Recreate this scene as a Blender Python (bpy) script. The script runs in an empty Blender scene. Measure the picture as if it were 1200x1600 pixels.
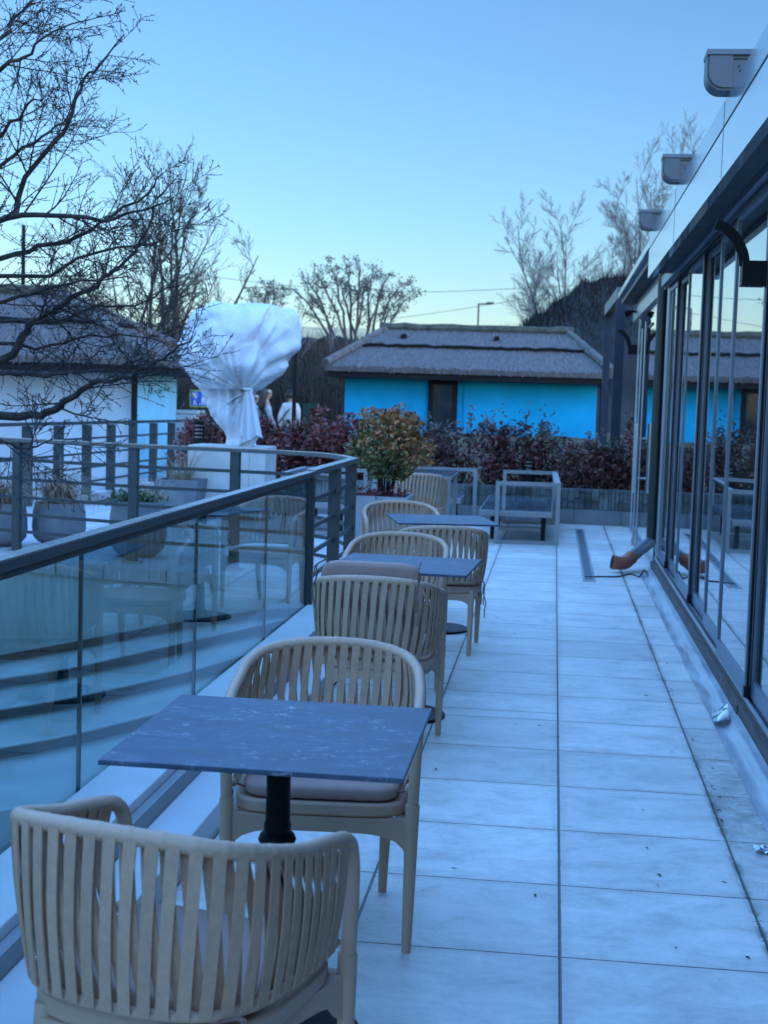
import bpy, math, random
import numpy as np
from mathutils import Vector, Matrix, Euler
C = bpy.context.scene.collection
PI = math.pi

# ------------------------------------------------------------------ camera
F, YAW, PITCH, ROLL, EYE = 2219.0, 0.1172, -0.0804, 0.0313, 1.5546     # fitted to the tile joints
FW = Vector((-math.sin(YAW)*math.cos(PITCH), math.cos(YAW)*math.cos(PITCH), math.sin(PITCH)))
_r0 = Vector((math.cos(YAW), math.sin(YAW), 0)); _u0 = _r0.cross(FW)
RT = _r0*math.cos(ROLL)+_u0*math.sin(ROLL); UP = RT.cross(FW)
cam = bpy.data.cameras.new('camera'); cam_o = bpy.data.objects.new('camera', cam); C.objects.link(cam_o)
m = Matrix((RT, UP, -FW)).transposed().to_4x4(); m.translation = Vector((0, 0, EYE)); cam_o.matrix_world = m
cam.sensor_fit = 'VERTICAL'; cam.sensor_height = 36; cam.sensor_width = 27; cam.lens = 36*F/1600
cam.clip_start = 0.05; cam.clip_end = 5000
cam.dof.use_dof = True; cam.dof.focus_distance = 5.0; cam.dof.aperture_fstop = 6.5
scene = bpy.context.scene; scene.camera = cam_o

def ray(x, y): return FW*F+RT*(x-600)-UP*(y-800)
def atY(x, y, Y):
    d = ray(x, y); return Vector((0, 0, EYE))+d*(Y/d.y)
def atZ(x, y, z=0.0):
    d = ray(x, y); return Vector((0, 0, EYE))+d*((z-EYE)/d.z)

# ------------------------------------------------------------------ sky, sun, exposure
SUN_EL, SUN_AZ = math.radians(7.0), math.radians(118)       # low on the right, beyond the pavilion; azimuth from +Y towards +X
w = bpy.data.worlds.new('World'); scene.world = w; w.use_nodes = True
nt = w.node_tree; nt.nodes.clear()
sky = nt.nodes.new('ShaderNodeTexSky'); sky.sky_type = 'NISHITA'; sky.sun_disc = False
sky.sun_elevation = SUN_EL; sky.sun_rotation = SUN_AZ
sky.air_density = 1.0; sky.dust_density = 0.1; sky.ozone_density = 4.0; sky.altitude = 100
tint = nt.nodes.new('ShaderNodeMix'); tint.data_type = 'RGBA'; tint.blend_type = 'MULTIPLY'; tint.inputs[0].default_value = 1.0
tint.inputs[7].default_value = (1.07, .975, .985, 1)
bg = nt.nodes.new('ShaderNodeBackground'); bg.inputs[1].default_value = 0.15
out = nt.nodes.new('ShaderNodeOutputWorld')
# fill light added to the sky model: dome brightened overhead and behind the camera
geo_ = nt.nodes.new('ShaderNodeTexCoord'); sep_ = nt.nodes.new('ShaderNodeSeparateXYZ'); nt.links.new(geo_.outputs['Generated'], sep_.inputs[0])
def mrange(sock, a, b, lo, hi):
    q = nt.nodes.new('ShaderNodeMapRange'); q.interpolation_type = 'SMOOTHSTEP'
    for i, v in zip((1,2,3,4), (a,b,lo,hi)): q.inputs[i].default_value = v
    nt.links.new(sock, q.inputs[0]); return q.outputs[0]
SKY_UP, SKY_BACK = 5.7, 1.3
add_ = nt.nodes.new('ShaderNodeMath'); nt.links.new(mrange(sep_.outputs[2], .28, .62, 1.0, 1.0+SKY_UP), add_.inputs[0]); nt.links.new(mrange(sep_.outputs[1], .1, -.6, 0.0, SKY_BACK), add_.inputs[1])
stg_ = nt.nodes.new('ShaderNodeMath'); stg_.operation = 'MULTIPLY'; stg_.inputs[1].default_value = 0.15
nt.links.new(add_.outputs[0], stg_.inputs[0]); nt.links.new(stg_.outputs[0], bg.inputs[1])
nt.links.new(sky.outputs[0], tint.inputs[6]); nt.links.new(tint.outputs[2], bg.inputs[0]); nt.links.new(bg.outputs[0], out.inputs[0])
sun = bpy.data.lights.new('sun', 'SUN'); sun.energy = 0.3; sun.angle = math.radians(40); sun.color = (1.0, 0.97, 0.94)
sun_o = bpy.data.objects.new('sun', sun); C.objects.link(sun_o)
sd = Vector((math.sin(SUN_AZ)*math.cos(SUN_EL), math.cos(SUN_AZ)*math.cos(SUN_EL), math.sin(SUN_EL)))
sun_o.rotation_euler = (-sd).to_track_quat('-Z', 'Y').to_euler()
vs = scene.view_settings; vs.view_transform = 'Standard'; vs.look = 'None'; vs.gamma = 1.0; vs.use_curve_mapping = False
vs.exposure = 1.2
scene.cycles.use_denoising = True
scene.cycles.max_bounces = 8; scene.cycles.transparent_max_bounces = 24; scene.cycles.caustics_reflective = False; scene.cycles.caustics_refractive = False

# ------------------------------------------------------------------ mesh helpers
class MB:
    def __init__(s): s.v = []; s.f = []
    def add(s, vs, fs):
        o = len(s.v); s.v.extend([tuple(p) for p in vs]); s.f.extend([tuple(i+o for i in f) for f in fs])
    def box(s, x0, x1, y0, y1, z0, z1):
        s.add([(x0,y0,z0),(x1,y0,z0),(x1,y1,z0),(x0,y1,z0),(x0,y0,z1),(x1,y0,z1),(x1,y1,z1),(x0,y1,z1)],
              [(0,3,2,1),(4,5,6,7),(0,1,5,4),(1,2,6,5),(2,3,7,6),(3,0,4,7)])
    def bar(s, a, b, w, h, up=Vector((0,0,1))):
        a = Vector(a); b = Vector(b); d = (b-a).normalized(); x = d.cross(up)
        if x.length < 1e-4: x = d.cross(Vector((0,1,0)))
        x.normalize(); y = x.cross(d).normalized()
        vs = []
        for p in (a, b):
            for sx, sy in ((-1,-1),(1,-1),(1,1),(-1,1)): vs.append(p+x*sx*w/2+y*sy*h/2)
        s.add(vs, [(0,1,2,3),(7,6,5,4),(0,4,5,1),(1,5,6,2),(2,6,7,3),(3,7,4,0)])
    def sweep(s, pts, w, h, up=Vector((0,0,1))):       # rectangular section along a polyline, mitred
        pts = [Vector(p) for p in pts]; n = len(pts); vs = []
        for i, p in enumerate(pts):
            d0 = (p-pts[i-1]).normalized() if i else None
            d1 = (pts[i+1]-p).normalized() if i < n-1 else None
            d = ((d0 or d1)+(d1 or d0)).normalized(); x = d.cross(up).normalized(); y = x.cross(d).normalized()
            k = 1.0
            if d0 and d1: k = 1/max(.5, d.dot(d1))
            for sx, sy in ((-1,-1),(1,-1),(1,1),(-1,1)): vs.append(p+x*sx*w/2*k+y*sy*h/2)
        fs = [(3,2,1,0), tuple(4*(n-1)+i for i in (0,1,2,3))]
        for i in range(n-1):
            for j in range(4): fs.append((4*i+j, 4*i+(j+1)%4, 4*i+4+(j+1)%4, 4*i+4+j))
        s.add(vs, fs)
    def tube(s, pts, rs, n=8, cap=True):
        pts = [Vector(p) for p in pts]
        if not hasattr(rs, '__len__'): rs = [rs]*len(pts)
        t0 = (pts[1]-pts[0]).normalized(); x = t0.orthogonal().normalized(); o = len(s.v); L = len(pts)
        cs = [(math.cos(2*PI*j/n), math.sin(2*PI*j/n)) for j in range(n)]
        for i, p in enumerate(pts):
            if i == 0: t = t0
            elif i == L-1: t = (p-pts[i-1]).normalized()
            else: t = (pts[i+1]-pts[i-1]).normalized()
            x = (x-t*x.dot(t))
            if x.length < 1e-5: x = t.orthogonal()
            x.normalize(); y = t.cross(x)
            for c, q in cs: s.v.append(tuple(p+(x*c+y*q)*rs[i]))
        for i in range(L-1):
            a = o+i*n
            for j in range(n):
                k = (j+1) % n; s.f.append((a+j, a+k, a+n+k, a+n+j))
        if cap: s.f.append(tuple(o+n-1-j for j in range(n))); s.f.append(tuple(o+(L-1)*n+j for j in range(n)))
    def lathe(s, prof, n=32, c=(0,0,0), sx=1, sy=1):    # profile [(r, z)]
        o = len(s.v)
        for r, z in prof:
            for j in range(n):
                a = 2*PI*j/n; s.v.append((c[0]+r*sx*math.cos(a), c[1]+r*sy*math.sin(a), c[2]+z))
        for i in range(len(prof)-1):
            for j in range(n):
                k = (j+1) % n; s.f.append((o+i*n+j, o+i*n+k, o+i*n+n+k, o+i*n+n+j))
        if prof[0][0] > 1e-6: s.f.append(tuple(o+n-1-j for j in range(n)))
        if prof[-1][0] > 1e-6: s.f.append(tuple(o+(len(prof)-1)*n+j for j in range(n)))
    def prism(s, outline, z0, z1):                       # outline counter-clockwise in XY
        n = len(outline); vs = [(x,y,z0) for x,y in outline]+[(x,y,z1) for x,y in outline]
        fs = [tuple(range(n-1,-1,-1)), tuple(range(n,2*n))]+[(i,(i+1)%n,n+(i+1)%n,n+i) for i in range(n)]
        s.add(vs, fs)
    def build(s, name, mat, parent=None, smooth=False, bevel=0.0, seg=2, loc=None):
        me = bpy.data.meshes.new(name); me.from_pydata(s.v, [], s.f); me.update()
        if smooth:
            me.polygons.foreach_set('use_smooth', [True]*len(me.polygons))
            if smooth != 'all': me.set_sharp_from_angle(angle=math.radians(40))
        return link(name, me, mat, parent, bevel, seg, loc)
def link(name, me, mat, parent=None, bevel=0.0, seg=2, loc=None):
    if mat is not None: me.materials.append(mat)
    o = bpy.data.objects.new(name, me); C.objects.link(o)
    if parent is not None: o.parent = parent
    if loc is not None: o.location = loc
    if bevel > 0:
        b = o.modifiers.new('bevel', 'BEVEL'); b.width = bevel; b.segments = seg; b.limit_method = 'ANGLE'; b.angle_limit = math.radians(35)
        b.harden_normals = False
    return o
def tag(o, label, cat, group=None):
    o['label'] = label; o['category'] = cat
    if group: o['group'] = group
    return o
def thing(name, label, cat, loc=(0,0,0), rz=0.0, group=None):
    o = bpy.data.objects.new(name, None); C.objects.link(o); o.location = loc; o.rotation_euler = (0,0,rz)
    o.empty_display_size = 0.1
    return tag(o, label, cat, group)
def struct(o): o['kind'] = 'structure'; return o
def dup(root, loc, rz, label):
    r = root.copy(); C.objects.link(r); r.location = loc; r.rotation_euler = (0,0,rz); r['label'] = label
    for ch in list(root.children):
        c = ch.copy(); C.objects.link(c); c.parent = r
        for g in list(ch.children):
            d = g.copy(); C.objects.link(d); d.parent = c
    return r
def smooth_path(pts, n=6):
    P = [Vector(p) for p in pts]; P = [2*P[0]-P[1]]+P+[2*P[-1]-P[-2]]; out = []
    for i in range(1, len(P)-2):
        for k in range(n):
            t = k/n; a, b, c, d = P[i-1], P[i], P[i+1], P[i+2]
            out.append(0.5*((2*b)+(c-a)*t+(2*a-5*b+4*c-d)*t*t+(-a+3*b-3*c+d)*t**3))
    out.append(P[-2]); return out
def resample(pts, n):
    L = [0.0]
    for i in range(1, len(pts)): L.append(L[-1]+(pts[i]-pts[i-1]).length)
    out = []; k = 0
    for j in range(n):
        s = L[-1]*j/(n-1)
        while k < len(L)-2 and L[k+1] < s: k += 1
        t = (s-L[k])/max(1e-9, L[k+1]-L[k]); out.append(pts[k].lerp(pts[k+1], min(1, max(0, t))))
    return out

def leafmesh0(name, v, mat):
    me = bpy.data.meshes.new(name); me.from_pydata([tuple(p) for p in v], [], [tuple(range(i,i+4)) for i in range(0,len(v),4)]); me.update(); return link(name, me, mat)
# ------------------------------------------------------------------ materials
def newmat(name):
    mt = bpy.data.materials.new(name); mt.use_nodes = True; n = mt.node_tree
    return mt, n, n.nodes['Principled BSDF']
def N(n, typ, **kw):
    nd = n.nodes.new(typ)
    for k, v in kw.items():
        if isinstance(k, str) and k.startswith('i'): nd.inputs[int(k[1:])].default_value = v
        else: setattr(nd, k, v)
    return nd
def math_(n, op, a, b=None, c=None):
    nd = n.nodes.new('ShaderNodeMath'); nd.operation = op
    for i, v in enumerate((a, b, c)):
        if v is None: continue
        if isinstance(v, (int, float)): nd.inputs[i].default_value = v
        else: n.links.new(v, nd.inputs[i])
    return nd.outputs[0]
def mixc(n, fac, a, b, blend='MIX'):
    nd = n.nodes.new('ShaderNodeMix'); nd.data_type = 'RGBA'; nd.blend_type = blend
    for i, v in ((0, fac), (6, a), (7, b)):
        if isinstance(v, (int, float)): nd.inputs[i].default_value = v
        elif isinstance(v, tuple): nd.inputs[i].default_value = (*v, 1) if len(v) == 3 else v
        else: n.links.new(v, nd.inputs[i])
    return nd.outputs[2]
def coords(n, scale=(1,1,1), src='Object'):
    tc = n.nodes.new('ShaderNodeTexCoord'); mp = n.nodes.new('ShaderNodeMapping'); mp.inputs[3].default_value = scale
    n.links.new(tc.outputs[src], mp.inputs[0]); return mp.outputs[0]
def noise(n, co, scale, detail=4, rough=.55, dist=0.0):
    nd = n.nodes.new('ShaderNodeTexNoise'); nd.inputs['Scale'].default_value = scale; nd.inputs['Detail'].default_value = detail
    nd.inputs['Roughness'].default_value = rough; nd.inputs['Distortion'].default_value = dist
    n.links.new(co, nd.inputs['Vector']); return nd.outputs['Fac']
def ramp(n, fac, stops):
    nd = n.nodes.new('ShaderNodeValToRGB'); cr = nd.color_ramp
    while len(cr.elements) < len(stops): cr.elements.new(.5)
    for e, (p, c) in zip(cr.elements, stops): e.position = p; e.color = (*c, 1) if len(c) == 3 else c
    n.links.new(fac, nd.inputs[0]); return nd.outputs[0]
def bump(n, b, h, strength=.3, dist=.01):
    nd = n.nodes.new('ShaderNodeBump'); nd.inputs['Strength'].default_value = strength; nd.inputs['Distance'].default_value = dist
    n.links.new(h, nd.inputs['Height']); n.links.new(nd.outputs[0], b.inputs['Normal'])
def simple(name, col, rough=.5, metal=0.0, var=.15, scale=8.0, bmp=0.0, stretch=(1,1,1), spec=.5, rvar=.1):
    mt, n, b = newmat(name); co = coords(n, stretch); f = noise(n, co, scale, 5)
    lo = tuple(c*(1-var) for c in col); hi = tuple(min(1, c*(1+var)) for c in col)
    n.links.new(ramp(n, f, [(.3, lo), (.7, hi)]), b.inputs['Base Color'])
    n.links.new(math_(n, 'ADD', math_(n, 'MULTIPLY', f, rvar*2), rough-rvar), b.inputs['Roughness'])
    b.inputs['Metallic'].default_value = metal; b.inputs['Specular IOR Level'].default_value = spec
    if bmp: bump(n, b, noise(n, co, scale*6, 4), bmp, .004)
    return mt
def glassmat(name, tint, wave=0.0, wscale=2.0, refl=1.0, stretch=(1,1,1)):
    mt = bpy.data.materials.new(name); mt.use_nodes = True; n = mt.node_tree; n.nodes.clear()
    geo = n.nodes.new('ShaderNodeNewGeometry')
    dp = n.nodes.new('ShaderNodeVectorMath'); dp.operation = 'DOT_PRODUCT'
    n.links.new(geo.outputs['Normal'], dp.inputs[0]); n.links.new(geo.outputs['Incoming'], dp.inputs[1])
    c = math_(n, 'ABSOLUTE', dp.outputs['Value']); om = math_(n, 'SUBTRACT', 1.0, c)
    fr = math_(n, 'MULTIPLY', math_(n, 'ADD', math_(n, 'MULTIPLY', math_(n, 'POWER', om, 5.0), .96), .04), refl)
    fr = math_(n, 'MINIMUM', fr, 1.0)
    tr = N(n, 'ShaderNodeBsdfTransparent'); tr.inputs[0].default_value = (*tint, 1)
    gl = N(n, 'ShaderNodeBsdfAnisotropic'); gl.inputs['Roughness'].default_value = 0.0; gl.inputs[0].default_value = (1,1,1,1)
    if wave:
        bp = n.nodes.new('ShaderNodeBump'); bp.inputs['Strength'].default_value = wave; bp.inputs['Distance'].default_value = .01
        n.links.new(noise(n, coords(n, stretch), wscale, 2, .4), bp.inputs['Height']); n.links.new(bp.outputs[0], gl.inputs['Normal'])
    mx = n.nodes.new('ShaderNodeMixShader'); o = n.nodes.new('ShaderNodeOutputMaterial')
    n.links.new(fr, mx.inputs[0]); n.links.new(tr.outputs[0], mx.inputs[1]); n.links.new(gl.outputs[0], mx.inputs[2]); n.links.new(mx.outputs[0], o.inputs[0])
    return mt
def tilemat(name, x0, y0, size, base=(.67,.62,.56), extra=True, stain=True):
    mt, n, b = newmat(name); tc = n.nodes.new('ShaderNodeTexCoord'); sp = n.nodes.new('ShaderNodeSeparateXYZ'); n.links.new(tc.outputs['Object'], sp.inputs[0])
    X, Y = sp.outputs[0], sp.outputs[1]; co = tc.outputs['Object']
    u = math_(n, 'DIVIDE', math_(n, 'SUBTRACT', X, x0), size); v = math_(n, 'DIVIDE', math_(n, 'SUBTRACT', Y, y0), size)
    def edge(t): return math_(n, 'MULTIPLY', math_(n, 'ABSOLUTE', math_(n, 'SUBTRACT', t, math_(n, 'ROUND', t))), size)
    wob = math_(n, 'MULTIPLY', math_(n, 'SUBTRACT', noise(n, co, 14, 3), .5), .0035)
    ex, ey = edge(u), edge(v); d = math_(n, 'MINIMUM', math_(n, 'SUBTRACT', ex, .0014), ey)
    if extra:       # a cut row: one more joint on the railing side
        e2 = math_(n, 'ADD', math_(n, 'ABSOLUTE', math_(n, 'SUBTRACT', Y, 7.09)), math_(n, 'MULTIPLY', math_(n, 'GREATER_THAN', X, x0), 9.0)); d = math_(n, 'MINIMUM', d, e2)
    d = math_(n, 'ADD', d, wob)
    joint = math_(n, 'LESS_THAN', d, .0034)
    cell = n.nodes.new('ShaderNodeCombineXYZ'); n.links.new(math_(n, 'FLOOR', u), cell.inputs[0]); n.links.new(math_(n, 'FLOOR', v), cell.inputs[1])
    wn = n.nodes.new('ShaderNodeTexWhiteNoise'); n.links.new(cell.outputs[0], wn.inputs[0])
    off = n.nodes.new('ShaderNodeVectorMath'); off.operation = 'MULTIPLY_ADD'; n.links.new(wn.outputs['Color'], off.inputs[0]); off.inputs[1].default_value = (7,7,7); n.links.new(co, off.inputs[2])
    mp = n.nodes.new('ShaderNodeMapping'); mp.inputs[3].default_value = (1, 1.5, 1); n.links.new(off.outputs[0], mp.inputs[0])
    big = noise(n, mp.outputs[0], 3.8, 8, .74, .5); fine = noise(n, mp.outputs[0], 22, 6, .7, .4)
    col = ramp(n, big, [(.28, tuple(c*.70 for c in base)), (.5, base), (.72, tuple(min(1, c*1.22) for c in base))])
    col = mixc(n, .55, col, ramp(n, fine, [(.3, (.30,.32,.34)), (.7, (.68,.68,.68))]), 'SOFT_LIGHT')
    val = math_(n, 'ADD', math_(n, 'MULTIPLY', wn.outputs['Value'], .24), .88)
    gr = noise(n, mp.outputs[0], 95, 5, .8); col = mixc(n, .5, col, ramp(n, gr, [(.32, (.28,.29,.30)), (.68, (.70,.70,.69))]), 'SOFT_LIGHT')
    pt = noise(n, co, 1.1, 5, .65); col = mixc(n, .45, col, ramp(n, pt, [(.36, (.30,.31,.32)), (.6, (.58,.58,.57))]), 'SOFT_LIGHT')
    vc = n.nodes.new('ShaderNodeCombineColor'); [n.links.new(val, vc.inputs[i]) for i in range(3)]
    col = mixc(n, 1.0, col, vc.outputs[0], 'MULTIPLY')
    # small scuffs
    sc = math_(n, 'GREATER_THAN', noise(n, mp.outputs[0], 11.0, 8, .85, 1.2), .70)
    col = mixc(n, math_(n, 'MULTIPLY', sc, .45), col, (.16,.16,.15))
    col = mixc(n, math_(n, 'MULTIPLY', math_(n, 'SUBTRACT', 1.0, math_(n, 'MINIMUM', math_(n, 'MULTIPLY', d, 26.0), 1.0)), .22), col, (.2,.2,.18))
    if stain:       # damp, mossy dirt in the joint along the glass front
        sx = math_(n, 'SUBTRACT', 1.0, math_(n, 'MINIMUM', math_(n, 'DIVIDE', math_(n, 'ABSOLUTE', math_(n, 'SUBTRACT', X, x0+size)), .022), 1.0))
        sy = math_(n, 'MULTIPLY', math_(n, 'GREATER_THAN', X, x0+size), math_(n, 'SUBTRACT', 1.0, math_(n, 'MINIMUM', math_(n, 'DIVIDE', math_(n, 'ABSOLUTE', math_(n, 'SUBTRACT', Y, 5.6)), 1.6), 1.0)))
        sn = noise(n, co, 11, 7, .7, .6)
        s1 = math_(n, 'MULTIPLY', sx, ramp(n, noise(n, co, 2.1, 4), [(.40, (0,0,0)), (.55, (1,1,1))]))
        s1 = math_(n, 'MULTIPLY', s1, math_(n, 'GREATER_THAN', sn, .44))
        col = mixc(n, math_(n, 'MULTIPLY', s1, .95), col, (.03,.03,.02))
        col = mixc(n, math_(n, 'MULTIPLY', math_(n, 'MULTIPLY', sy, ramp(n, sn, [(.35,(0,0,0)),(.65,(1,1,1))])), .75), col, (.12,.115,.085))
    col = mixc(n, math_(n, 'MULTIPLY', joint, .88), col, (.035,.035,.03))
    n.links.new(col, b.inputs['Base Color'])
    n.links.new(math_(n, 'ADD', math_(n, 'MULTIPLY', big, .3), .30), b.inputs['Roughness'])
    h = math_(n, 'ADD', math_(n, 'MULTIPLY', math_(n, 'MINIMUM', math_(n, 'MULTIPLY', d, 200.0), 1.0), 1.0), math_(n, 'MULTIPLY', fine, .12))
    bump(n, b, h, .35, .004)
    return mt
def leafmat(name, stops, rough=.5, trans=.15):
    mt, n, b = newmat(name); g = n.nodes.new('ShaderNodeNewGeometry')
    n.links.new(ramp(n, g.outputs['Random Per Island'], stops), b.inputs['Base Color'])
    b.inputs['Roughness'].default_value = rough
    return mt
M = {}
M['tile'] = tilemat('pale porcelain tile', .0762, 3.9237, .6)
M['tile_side'] = tilemat('pale outdoor paving', -.3, .2, .6, (.42,.41,.42), False, False)
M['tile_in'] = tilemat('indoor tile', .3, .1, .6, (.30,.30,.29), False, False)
M['kerb'] = simple('white kerb render', (.56,.56,.56), .55, 0, .08, 3, .15)
M['kerb_grey'] = simple('grey kerb face', (.30,.30,.30), .6, 0, .1, 5, .15, spec=0.12)
M['riser'] = simple('stair stone', (.42,.44,.43), .5, 0, .18, 2.5, .2, (1,1,.4))
M['dark_stone'] = simple('dark wet paving', (.10,.11,.115), .3, 0, .5, 9, .4, spec=0.40)
M['taupe'] = simple('taupe moulded plastic', (.47,.305,.21), .48, 0, .05, 12, .08, spec=0.25)
def strapmat():
    mt, n, b = newmat('taupe woven strap'); g = n.nodes.new('ShaderNodeNewGeometry'); co = coords(n); f = noise(n, co, 60, 4)
    c = ramp(n, g.outputs['Random Per Island'], [(0, (.42,.27,.185)), (.5, (.47,.30,.205)), (1, (.52,.335,.23))])
    n.links.new(mixc(n, .35, c, ramp(n, f, [(.3, (.30,.19,.12)), (.7, (.52,.33,.21))])), b.inputs['Base Color'])
    b.inputs['Roughness'].default_value = .68; b.inputs['Specular IOR Level'].default_value = .15
    wv = n.nodes.new('ShaderNodeTexWave'); wv.inputs['Scale'].default_value = 160; wv.inputs['Distortion'].default_value = 2; wv.bands_direction = 'Z'; n.links.new(co, wv.inputs['Vector'])
    bump(n, b, wv.outputs['Fac'], .25, .002); return mt
M['strap'] = strapmat()
M['cushion'] = simple('mauve taupe cushion cover', (.36,.23,.19), .6, 0, .06, 20, .2, spec=0.20)
M['tie'] = simple('brown tie cord', (.17,.09,.07), .7)
M['iron'] = simple('black cast iron', (.012,.012,.014), .42, .2, .3, 20, .2, spec=0.12)
M['rail'] = simple('grey painted steel', (.05,.058,.06), .45, .1, .12, 6, .06, spec=.18)
M['rail_mid'] = simple('weathered grey rail', (.085,.095,.10), .42, .2, .15, 5)
M['rail_top'] = simple('dull aluminium rail', (.34,.36,.37), .28, .85, .08, 6, .05)
M['alu'] = simple('anodised aluminium', (.42,.43,.45), .34, .75, .08, 5, .04, (1,1,.3))
M['frame'] = simple('dark slate aluminium', (.125,.155,.20), .34, .4, .1, 5, .04)
M['pergola'] = simple('slate painted steel', (.035,.042,.055), .5, .1, .1, 4, spec=0.12)
M['darkframe'] = simple('near black profile', (.018,.022,.028), .35, .3, .2, 5, spec=0.12)
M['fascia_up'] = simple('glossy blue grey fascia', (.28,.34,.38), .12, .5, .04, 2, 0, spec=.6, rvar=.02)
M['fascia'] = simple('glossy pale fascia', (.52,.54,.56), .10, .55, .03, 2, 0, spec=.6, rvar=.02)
M['capgrey'] = simple('grey awning cap', (.08,.085,.095), .45, .2, .06, 8, .06)
M['foil'] = simple('dull aluminium foil', (.40,.42,.44), .34, .6, .18, 6, .25, (1,.35,1))
M['dust'] = simple('dusty sill', (.12,.10,.09), .6, .2, .35, 14, .2, (6,.6,6), spec=0.12)
M['downpipe'] = simple('dark green downpipe', (.012,.022,.022), .35, .2, .2, 6)
M['pvc'] = simple('grey pvc pipe', (.10,.12,.14), .45, 0, .1, 9)
M['terra'] = simple('orange drain pipe', (.36,.10,.055), .5, 0, .15, 9)
M['planter'] = simple('grey fibre clay planter', (.17,.18,.19), .6, 0, .2, 6, .25, spec=0.12)
M['planter_pale'] = simple('pale grey planter', (.32,.33,.34), .55, 0, .1, 5, .15, spec=0.12)
M['soil'] = simple('dry soil', (.09,.07,.05), .9, 0, .4, 20, .6, spec=0.12)
M['pedestal'] = simple('white stained plinth', (.48,.455,.42), .6, 0, .14, 4, .2, spec=0.12)
M['wallgrey'] = simple('grey garden wall', (.23,.235,.24), .6, 0, .15, 4, .2, spec=0.12)
M['slate'] = simple('slate cladding', (.13,.14,.13), .6, 0, .6, 3.7, .5, spec=0.12)
M['blue'] = simple('bright blue render', (.008,.33,.57), .75, 0, .13, 1.3, .12, spec=0.12)
M['white'] = simple('white render', (.47,.51,.55), .8, 0, .13, 1.3, .12, spec=0.12)
M['paleblue'] = simple('pale blue render', (.27,.60,.74), .75, 0, .13, 1.3, .1)
M['timber'] = simple('dark timber', (.014,.013,.013), .6, 0, .3, 8, .2, spec=0.12)
M['darkglass'] = simple('dark door glass', (.02,.03,.035), .08, 0, .2, 3, spec=0.50)
M['ground'] = simple('dry winter ground', (.17,.145,.105), .95, 0, .35, .7, .5)
M['lawn'] = simple('dry winter grass', (.10,.075,.04), .95, 0, .45, 3.5, .6, spec=0.12)
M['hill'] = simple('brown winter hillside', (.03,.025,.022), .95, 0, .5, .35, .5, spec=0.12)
M['field'] = simple('dry tan field', (.60,.36,.15), .95, 0, .15, .2)
M['bark'] = simple('dark wet bark', (.035,.03,.027), .85, 0, .45, 18, .6, spec=0.12)
M['twig'] = simple('dark twigs', (.04,.032,.03), .8, 0, .3, 20, spec=0.12)
M['bark_mid'] = simple('brown grey bark', (.075,.062,.055), .9, 0, .35, 8, .4, spec=.1)
M['bark_far'] = simple('grey brown bark', (.12,.10,.09), .9, 0, .3, 4, .4, spec=0.12)
M['twig_far'] = simple('grey brown twigs', (.21,.175,.155), .9, 0, .25, 4, spec=0.12)
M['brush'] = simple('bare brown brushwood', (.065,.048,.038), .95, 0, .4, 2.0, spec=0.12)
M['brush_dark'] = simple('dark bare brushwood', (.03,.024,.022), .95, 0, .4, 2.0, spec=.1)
M['black'] = simple('black plastic', (.012,.012,.013), .45, 0, .2, 10, spec=0.12)
M['greenmesh'] = simple('dark green screen', (.008,.035,.022), .8, 0, .3, 9)
M['cabinet'] = simple('pale grey cabinet', (.45,.46,.46), .5, 0, .06, 6)
M['sign_blue'] = simple('blue sign face', (.03,.16,.80), .4, 0, .03, 4)
M['sign_edge'] = simple('yellow green sign border', (.45,.62,.06), .4, 0, .03, 4)
M['sign_white'] = simple('white sign figure', (.8,.8,.8), .4, 0, .02, 4)
M['wire'] = simple('black wire', (.02,.02,.02), .6)
M['steel_sofa'] = simple('grey painted steel tube', (.27,.28,.29), .4, .5, .06, 6)
M['wetglass'] = simple('dusty glass slab', (.10,.13,.15), .09, 0, .5, 7, .1)
M['grate'] = simple('galvanised drain grate', (.30,.33,.35), .4, .6, .4, 30, .4)
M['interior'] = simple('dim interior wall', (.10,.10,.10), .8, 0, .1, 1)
M['reflector'] = simple('pale band', (.5,.5,.5), .4)
M['glass_rail'] = glassmat('teal balustrade glass', (.52,.65,.65), .02, 1.2, .9)
M['glass_front'] = glassmat('sliding panel glass', (.60,.68,.70), .05, 1.6, 1.3, (1,.5,3.0))
M['glass_far'] = glassmat('clear glass screen', (.82,.90,.90), .015, 1.2)
def thatchmat():
    mt, n, b = newmat('weathered reed thatch'); tc = n.nodes.new('ShaderNodeTexCoord')
    mp = n.nodes.new('ShaderNodeMapping'); mp.inputs[3].default_value = (9, 1.1, 1.1); n.links.new(tc.outputs['Object'], mp.inputs[0])
    f = noise(n, mp.outputs[0], 3.2, 9, .82); g = noise(n, tc.outputs['Object'], .7, 4)
    c = ramp(n, f, [(.28, (.025,.018,.017)), (.5, (.105,.078,.07)), (.72, (.30,.235,.21))])
    c = mixc(n, math_(n, 'MULTIPLY', g, .5), c, (.09,.085,.085)); n.links.new(c, b.inputs['Base Color'])
    b.inputs['Roughness'].default_value = .9; bump(n, b, f, .9, .03); return mt
M['thatch'] = thatchmat()
M['thatch_ridge'] = simple('thatch ridge roll', (.13,.11,.10), .9, 0, .4, 7, .7, spec=0.12)
M['moss'] = simple('mossy ridge', (.085,.08,.06), .95, 0, .4, 5, .6, spec=0.12)
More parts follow.
